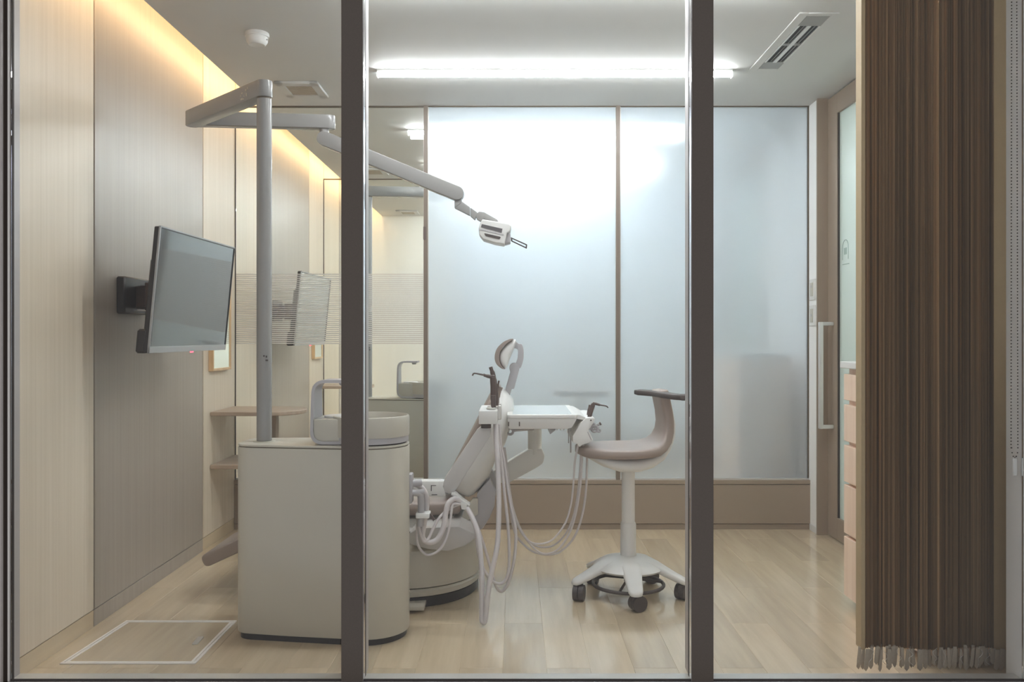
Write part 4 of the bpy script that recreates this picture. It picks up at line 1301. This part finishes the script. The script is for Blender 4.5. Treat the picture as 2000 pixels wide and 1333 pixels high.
yi = 3.62
t = thing('air_syringe', 'dark brown syringe with a bent nozzle pointing right in the table rack', 'dental instrument', c8p(865, 540, yi), 'handpieces in the table rack')
build('handle', [tube([c8p(858, 570, yi), c8p(885, 450, yi), c8p(925, 330, yi), c8p(945, 275, yi)], [0.0085, 0.0095, 0.0095, 0.008], n=14)], M['brown_plastic'], t)
build('nozzle', [tube([c8p(930, 268, yi), c8p(985, 278, yi), c8p(1060, 298, yi), c8p(1065, 299, yi), c8p(1180, 320, yi), c8p(1217, 352, yi)], [0.0055, 0.0055, 0.005, 0.003, 0.0028, 0.0026], n=10, m=3)], M['brown_plastic'], t)
build('hose', [tube(fullhose(c8p(680, 960, yi), h1, 3.62, 3.70), 0.0042, n=8)], M['hose'], t)
yi = 3.70
t = thing('handpiece', 'short brown handpiece standing just behind the bent-nozzle syringe', 'dental instrument', c8p(850, 540, yi), 'handpieces in the table rack')
build('handle', [tube([c8p(845, 570, yi), c8p(862, 430, yi), c8p(885, 300, yi)], [0.008, 0.0085, 0.007], n=12)], M['brown_plastic'], t)
build('hose', [tube(fullhose(c8p(700, 960, yi), h2, 3.70, 3.76), 0.0042, n=8)], M['hose'], t)
yi = 3.64
t = thing('handpiece', 'small metal handpiece lying in the clip on the right side of the rack', 'dental instrument', c8p(990, 690, yi), 'handpieces in the table rack')
build('handle', [tube([c8p(950, 720, yi), c8p(990, 690, yi), c8p(1075, 645, yi)], [0.006, 0.0055, 0.0062], n=12)], M['bezel'], t)
build('head', [tube([c8p(1055, 655, yi), c8p(1082, 640, yi)], [0.0072, 0.0072], n=12, smooth=False)], M['brown_plastic'], t)
build('hose', [tube(fullhose(c8p(760, 960, yi), h3, 3.64, 3.72), 0.0046, n=8)], M['hose'], t)
yi = 3.79
t = thing('handpiece', 'handpiece deep in the table rack, only its pale hose loop showing', 'dental instrument', c8p(840, 600, yi), 'handpieces in the table rack')
build('handle', [tube([c8p(835, 590, yi), c8p(845, 520, yi), c8p(858, 420, yi)], [0.007, 0.008, 0.006], n=12)], M['brown_plastic'], t)
build('hose', [tube(fullhose(c8p(830, 930, yi), h4, 3.68, 3.74), 0.0048, n=8)], M['hose'], t)

# ================================================================== STOOL
def make_stool():
    SX, SY = 0.4855, 3.685
    t = thing('assistant_stool', 'taupe swivel stool with curved backrest on a white five-star base', 'stool', (SX, SY, 0))
    rz = R(10)
    path = [(-0.218, 0.617, 0.050), (-0.212, 0.6165, 0.080), (-0.195, 0.616, 0.112), (-0.162, 0.616, 0.148), (-0.11, 0.616, 0.173), (-0.05, 0.6155, 0.182), (0.01, 0.616, 0.178), (0.055, 0.617, 0.165), (0.092, 0.622, 0.146), (0.122, 0.635, 0.120), (0.146, 0.660, 0.096),
            (0.159, 0.695, 0.079), (0.162, 0.735, 0.070), (0.156, 0.785, 0.066), (0.146, 0.832, 0.066), (0.141, 0.858, 0.064), (0.140, 0.868, 0.058)]

    def ribbon(th_f, off, wk, pth, e1=0.6, e2=0.7):
        rings = []
        P = [Vector((p[0], p[1])) for p in pth]
        for i, p in enumerate(P):
            d = (P[min(i + 1, len(P) - 1)] - P[max(i - 1, 0)]).normalized()
            nn = Vector((-d.y, d.x))
            w_ = pth[i][2] * wk
            th = th_f(i)
            ring = []
            for j in range(28):
                a = 2 * math.pi * j / 28
                ca, sa = math.cos(a), math.sin(a)
                yy = w_ * math.copysign(abs(ca) ** e1, ca)
                zz = off(i) + th / 2 * math.copysign(abs(sa) ** e2, sa)
                ring.append((SX + p.x + nn.x * zz, SY + yy, p.y + nn.y * zz))
            rings.append(ring)
        return rot_parts([loft(rings)], (SX, SY), rz)
    n = len(path)
    build('seat_cushion', ribbon(lambda i: 0.026 if i == 0 else (0.036 if i in (1, n - 1) else 0.045), lambda i: 0.0, 1.0, path, 0.35, 0.45), M['vinyl'], t, 75)
    # white shell: deeper bowl under the seat, thin behind the back
    sh = [(-0.190, 0.600, 0.05), (-0.165, 0.590, 0.10), (-0.12, 0.575, 0.135), (-0.06, 0.562, 0.145), (0.01, 0.560, 0.142), (0.07, 0.570, 0.125), (0.122, 0.592, 0.104), (0.160, 0.628, 0.082), (0.182, 0.672, 0.068), (0.188, 0.72, 0.060), (0.182, 0.77, 0.056), (0.171, 0.82, 0.054), (0.162, 0.846, 0.050)]
    tf = [0.01, 0.03, 0.05, 0.066, 0.068, 0.060, 0.046, 0.030, 0.022, 0.018, 0.016, 0.014, 0.010]
    build('seat_shell', ribbon(lambda i: tf[i], lambda i: 0.004, 1.0, sh), M['white_plastic'], t, 75)
    # arm rest bar across the top of the back, its far end swung forward
    pts = [(0.536, 3.835, 0.849), (0.570, 3.800, 0.849), (0.605, 3.745, 0.849), (0.622, 3.690, 0.849), (0.636, 3.630, 0.849), (0.664, 3.565, 0.848), (0.686, 3.520, 0.849), (0.692, 3.500, 0.848)]
    sp = catmull(pts, 4)
    rings = []
    for i, p in enumerate(sp):
        d = (sp[min(i + 1, len(sp) - 1)] - sp[max(i - 1, 0)]); d.z = 0; d.normalize()
        s = Vector((-d.y, d.x, 0))
        k = i / (len(sp) - 1)
        e = min(1.0, min(k, 1 - k) * 9 + 0.35)
        w_, h_ = 0.024 * e, 0.013 * (0.6 + 0.4 * e)
        rings.append([tuple(p + s * (w_ * math.copysign(abs(math.cos(2 * math.pi * j / 16)) ** 0.6, math.cos(2 * math.pi * j / 16))) + Vector((0, 0, h_ * math.copysign(abs(math.sin(2 * math.pi * j / 16)) ** 0.6, math.sin(2 * math.pi * j / 16))))) for j in range(16)])
    build('arm_rest', [loft(rings)], M['dark_rubber'], t, 75)
    build('gas_column', [lathe([(0.028, 0.295), (0.028, 0.535), (0.034, 0.55), (0.0, 0.55)], SX, SY, 28)], M['white_plastic'], t)
    build('column_sleeve', [lathe([(0.034, 0.150), (0.033, 0.300), (0.030, 0.308), (0.0, 0.308)], SX, SY, 28)], M['white_plastic'], t)
    # hub dome with five arms
    parts = [lathe([(0.0, 0.108), (0.11, 0.108), (0.142, 0.114), (0.148, 0.122), (0.140, 0.132), (0.11, 0.149), (0.07, 0.163), (0.040, 0.170), (0.0, 0.170)], SX, SY, 48)]
    angs = [R(-90 + 72 * k) for k in range(5)]
    for a in angs:
        ca, sa = math.cos(a), math.sin(a)
        rings = []
        for (rr_, zc, hw_, hh_) in ((0.05, 0.145, 0.050, 0.020), (0.11, 0.133, 0.042, 0.020), (0.148, 0.116, 0.037, 0.018), (0.185, 0.098, 0.033, 0.016), (0.228, 0.080, 0.030, 0.013), (0.244, 0.074, 0.025, 0.011), (0.254, 0.071, 0.012, 0.006)):
            ring = []
            for j in range(16):
                b = 2 * math.pi * j / 16
                cb, sb = math.cos(b), math.sin(b)
                lx = hw_ * math.copysign(abs(cb) ** 0.6, cb)
                lz = hh_ * math.copysign(abs(sb) ** 0.6, sb)
                ring.append((SX + ca * rr_ - sa * lx, SY + sa * rr_ + ca * lx, zc + lz))
            rings.append(ring)
        parts.append(loft(rings))
    build('star_base', parts, M['white_plastic'], t, 60)
    for k, a in enumerate(angs):
        ca, sa = math.cos(a), math.sin(a)
        cx_, cy_ = SX + ca * 0.222, SY + sa * 0.222
        b = a + R([25, -20, 60, 35, -35][k])
        ax = Vector((math.cos(b), math.sin(b), 0))
        c = Vector((cx_, cy_, 0.0325)) + Vector((-ax.y, ax.x, 0)) * 0.010
        wh = []
        for s in (-1, 1):
            wh.append(cyl(tuple(c + ax * (s * 0.0015)), tuple(c + ax * (s * 0.022)), 0.0325, 24))
        cs = build('caster', wh, M['dark_rubber'], t)
        build('caster_fork', [cyl((cx_, cy_, 0.040), (cx_, cy_, 0.072), 0.011, 14), box(cx_ - 0.017, cx_ + 0.017, cy_ - 0.017, cy_ + 0.017, 0.036, 0.066, 0.006, 2)], M['dark_rubber'], cs)
    fr_ = [torus((SX, SY, 0.048), 0.148, 0.0075, 'z', 48, 10)]
    for a in (R(8), R(128), R(248)):
        fr_.append(cyl((SX, SY, 0.072), (SX + 0.146 * math.cos(a), SY + 0.146 * math.sin(a), 0.049), 0.0055, 10))
    fr_.append(cyl((SX, SY, 0.060), (SX, SY, 0.105), 0.018, 16))
    build('foot_ring', fr_, M['dark_rubber'], t)
    return t


make_stool()

# ================================================================== PLEATED CURTAIN AND BEAD CHAIN
def make_curtain():
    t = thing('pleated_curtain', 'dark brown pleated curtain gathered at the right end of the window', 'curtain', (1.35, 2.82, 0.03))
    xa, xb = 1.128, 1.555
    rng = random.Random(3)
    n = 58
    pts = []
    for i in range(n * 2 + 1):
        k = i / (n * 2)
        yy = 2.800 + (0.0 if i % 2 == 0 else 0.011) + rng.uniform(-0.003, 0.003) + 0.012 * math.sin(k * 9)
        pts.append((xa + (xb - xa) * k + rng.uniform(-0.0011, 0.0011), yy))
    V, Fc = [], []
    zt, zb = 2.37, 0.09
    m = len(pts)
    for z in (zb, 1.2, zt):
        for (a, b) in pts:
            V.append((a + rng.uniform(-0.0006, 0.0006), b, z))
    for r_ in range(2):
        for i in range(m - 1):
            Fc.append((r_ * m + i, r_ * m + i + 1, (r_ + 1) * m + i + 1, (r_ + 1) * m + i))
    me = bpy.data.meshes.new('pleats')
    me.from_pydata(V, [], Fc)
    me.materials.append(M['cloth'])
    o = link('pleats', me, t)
    sol = o.modifiers.new('thickness', 'SOLIDIFY')
    sol.thickness = 0.0006
    o['kind'] = 'stuff'
    build('side_tape', [box(1.117, 1.129, 2.795, 2.840, 0.09, 2.37)], M['cloth_edge'], t)
    build('side_tape', [box(1.548, 1.592, 2.805, 2.822, 0.045, 2.37)], M['cloth_edge'], t)
    # gathered hem: one soft flag per pleat
    hem, cords = [], []
    nf = 60
    for i in range(nf):
        xx = 1.112 + (1.575 - 1.112) * i / (nf - 1) + rng.uniform(-0.002, 0.002)
        dz = rng.uniform(-0.012, 0.012)
        hw_ = rng.uniform(0.005, 0.009)
        yy = 2.790 + rng.uniform(-0.006, 0.03)
        sl = rng.uniform(-0.006, 0.006)
        tp = 0.095 + rng.uniform(-0.006, 0.006)
        hem.append(prism([(xx - hw_ * .7, tp), (xx + hw_ * .7, tp), (xx + hw_ + sl, 0.041 + dz), (xx + sl, 0.031 + dz), (xx - hw_ + sl, 0.039 + dz)], yy, yy + 0.003, 'y'))
    tag(build('hem_flags', hem, M['fringe'], t), kind='stuff')
    for i in range(9):
        xx = 1.13 + 0.05 * i + rng.uniform(-0.015, 0.015)
        pts = [(xx + rng.uniform(-0.008, 0.008), 2.780, 0.10 - 0.011 * j) for j in range(6)]
        cords.append(tube(pts, 0.0007, n=5, m=4))
    tag(build('cord_ends', cords, M['alu'], t), kind='stuff')
    build('top_rail', [box(1.10, 1.60, 2.79, 2.855, 2.37, 2.40, 0.002, 1)], M['alu'], t)
    return t


make_curtain()

t = thing('bead_chain', 'dark beaded pull chain hanging in two strands at the right window edge', 'bead chain', (1.50, 2.615, 0.75))
beads = []


def strand(p0, p1):
    p0, p1 = Vector(p0), Vector(p1)
    L = (p1 - p0).length
    k = int(L / 0.0098)
    for i in range(k + 1):
        c = p0 + (p1 - p0) * (i / k)
        v, f = lathe([(0.0, -0.0021), (0.0016, -0.0015), (0.0021, 0), (0.0016, 0.0015), (0.0, 0.0021)], 0, 0, 6)
        beads.append(([(a + c.x, b + c.y, z + c.z) for a, b, z in v], f))


yq = 2.625
sa_, sb_ = at(1976, 0, yq), at(1988, 0, yq)
strand((sa_[0] - 0.002, yq, 0.76), (sa_[0], yq, 2.36))
strand((sb_[0], yq, 0.76), (sb_[0] - 0.004, yq, 2.36))
for j in range(7):
    a = math.pi + math.pi * j / 6
    c = ((sa_[0] + sb_[0]) / 2 + (sb_[0] - sa_[0]) / 2 * math.cos(a), yq, 0.76 + 0.03 * math.sin(a))
    v, f = lathe([(0.0, -0.0021), (0.0016, -0.0015), (0.0021, 0), (0.0016, 0.0015), (0.0, 0.0021)], 0, 0, 6)
    beads.append(([(p[0] + c[0], p[1] + c[1], p[2] + c[2]) for p in v], f))
tag(build('beads', beads, M['gasket'], t), kind='stuff')
build('chain_weight', [box(sa_[0] + 0.002, sb_[0] - 0.002, yq - 0.004, yq + 0.004, 0.675, 0.73, 0.003, 1)], M['white_plastic'], t)
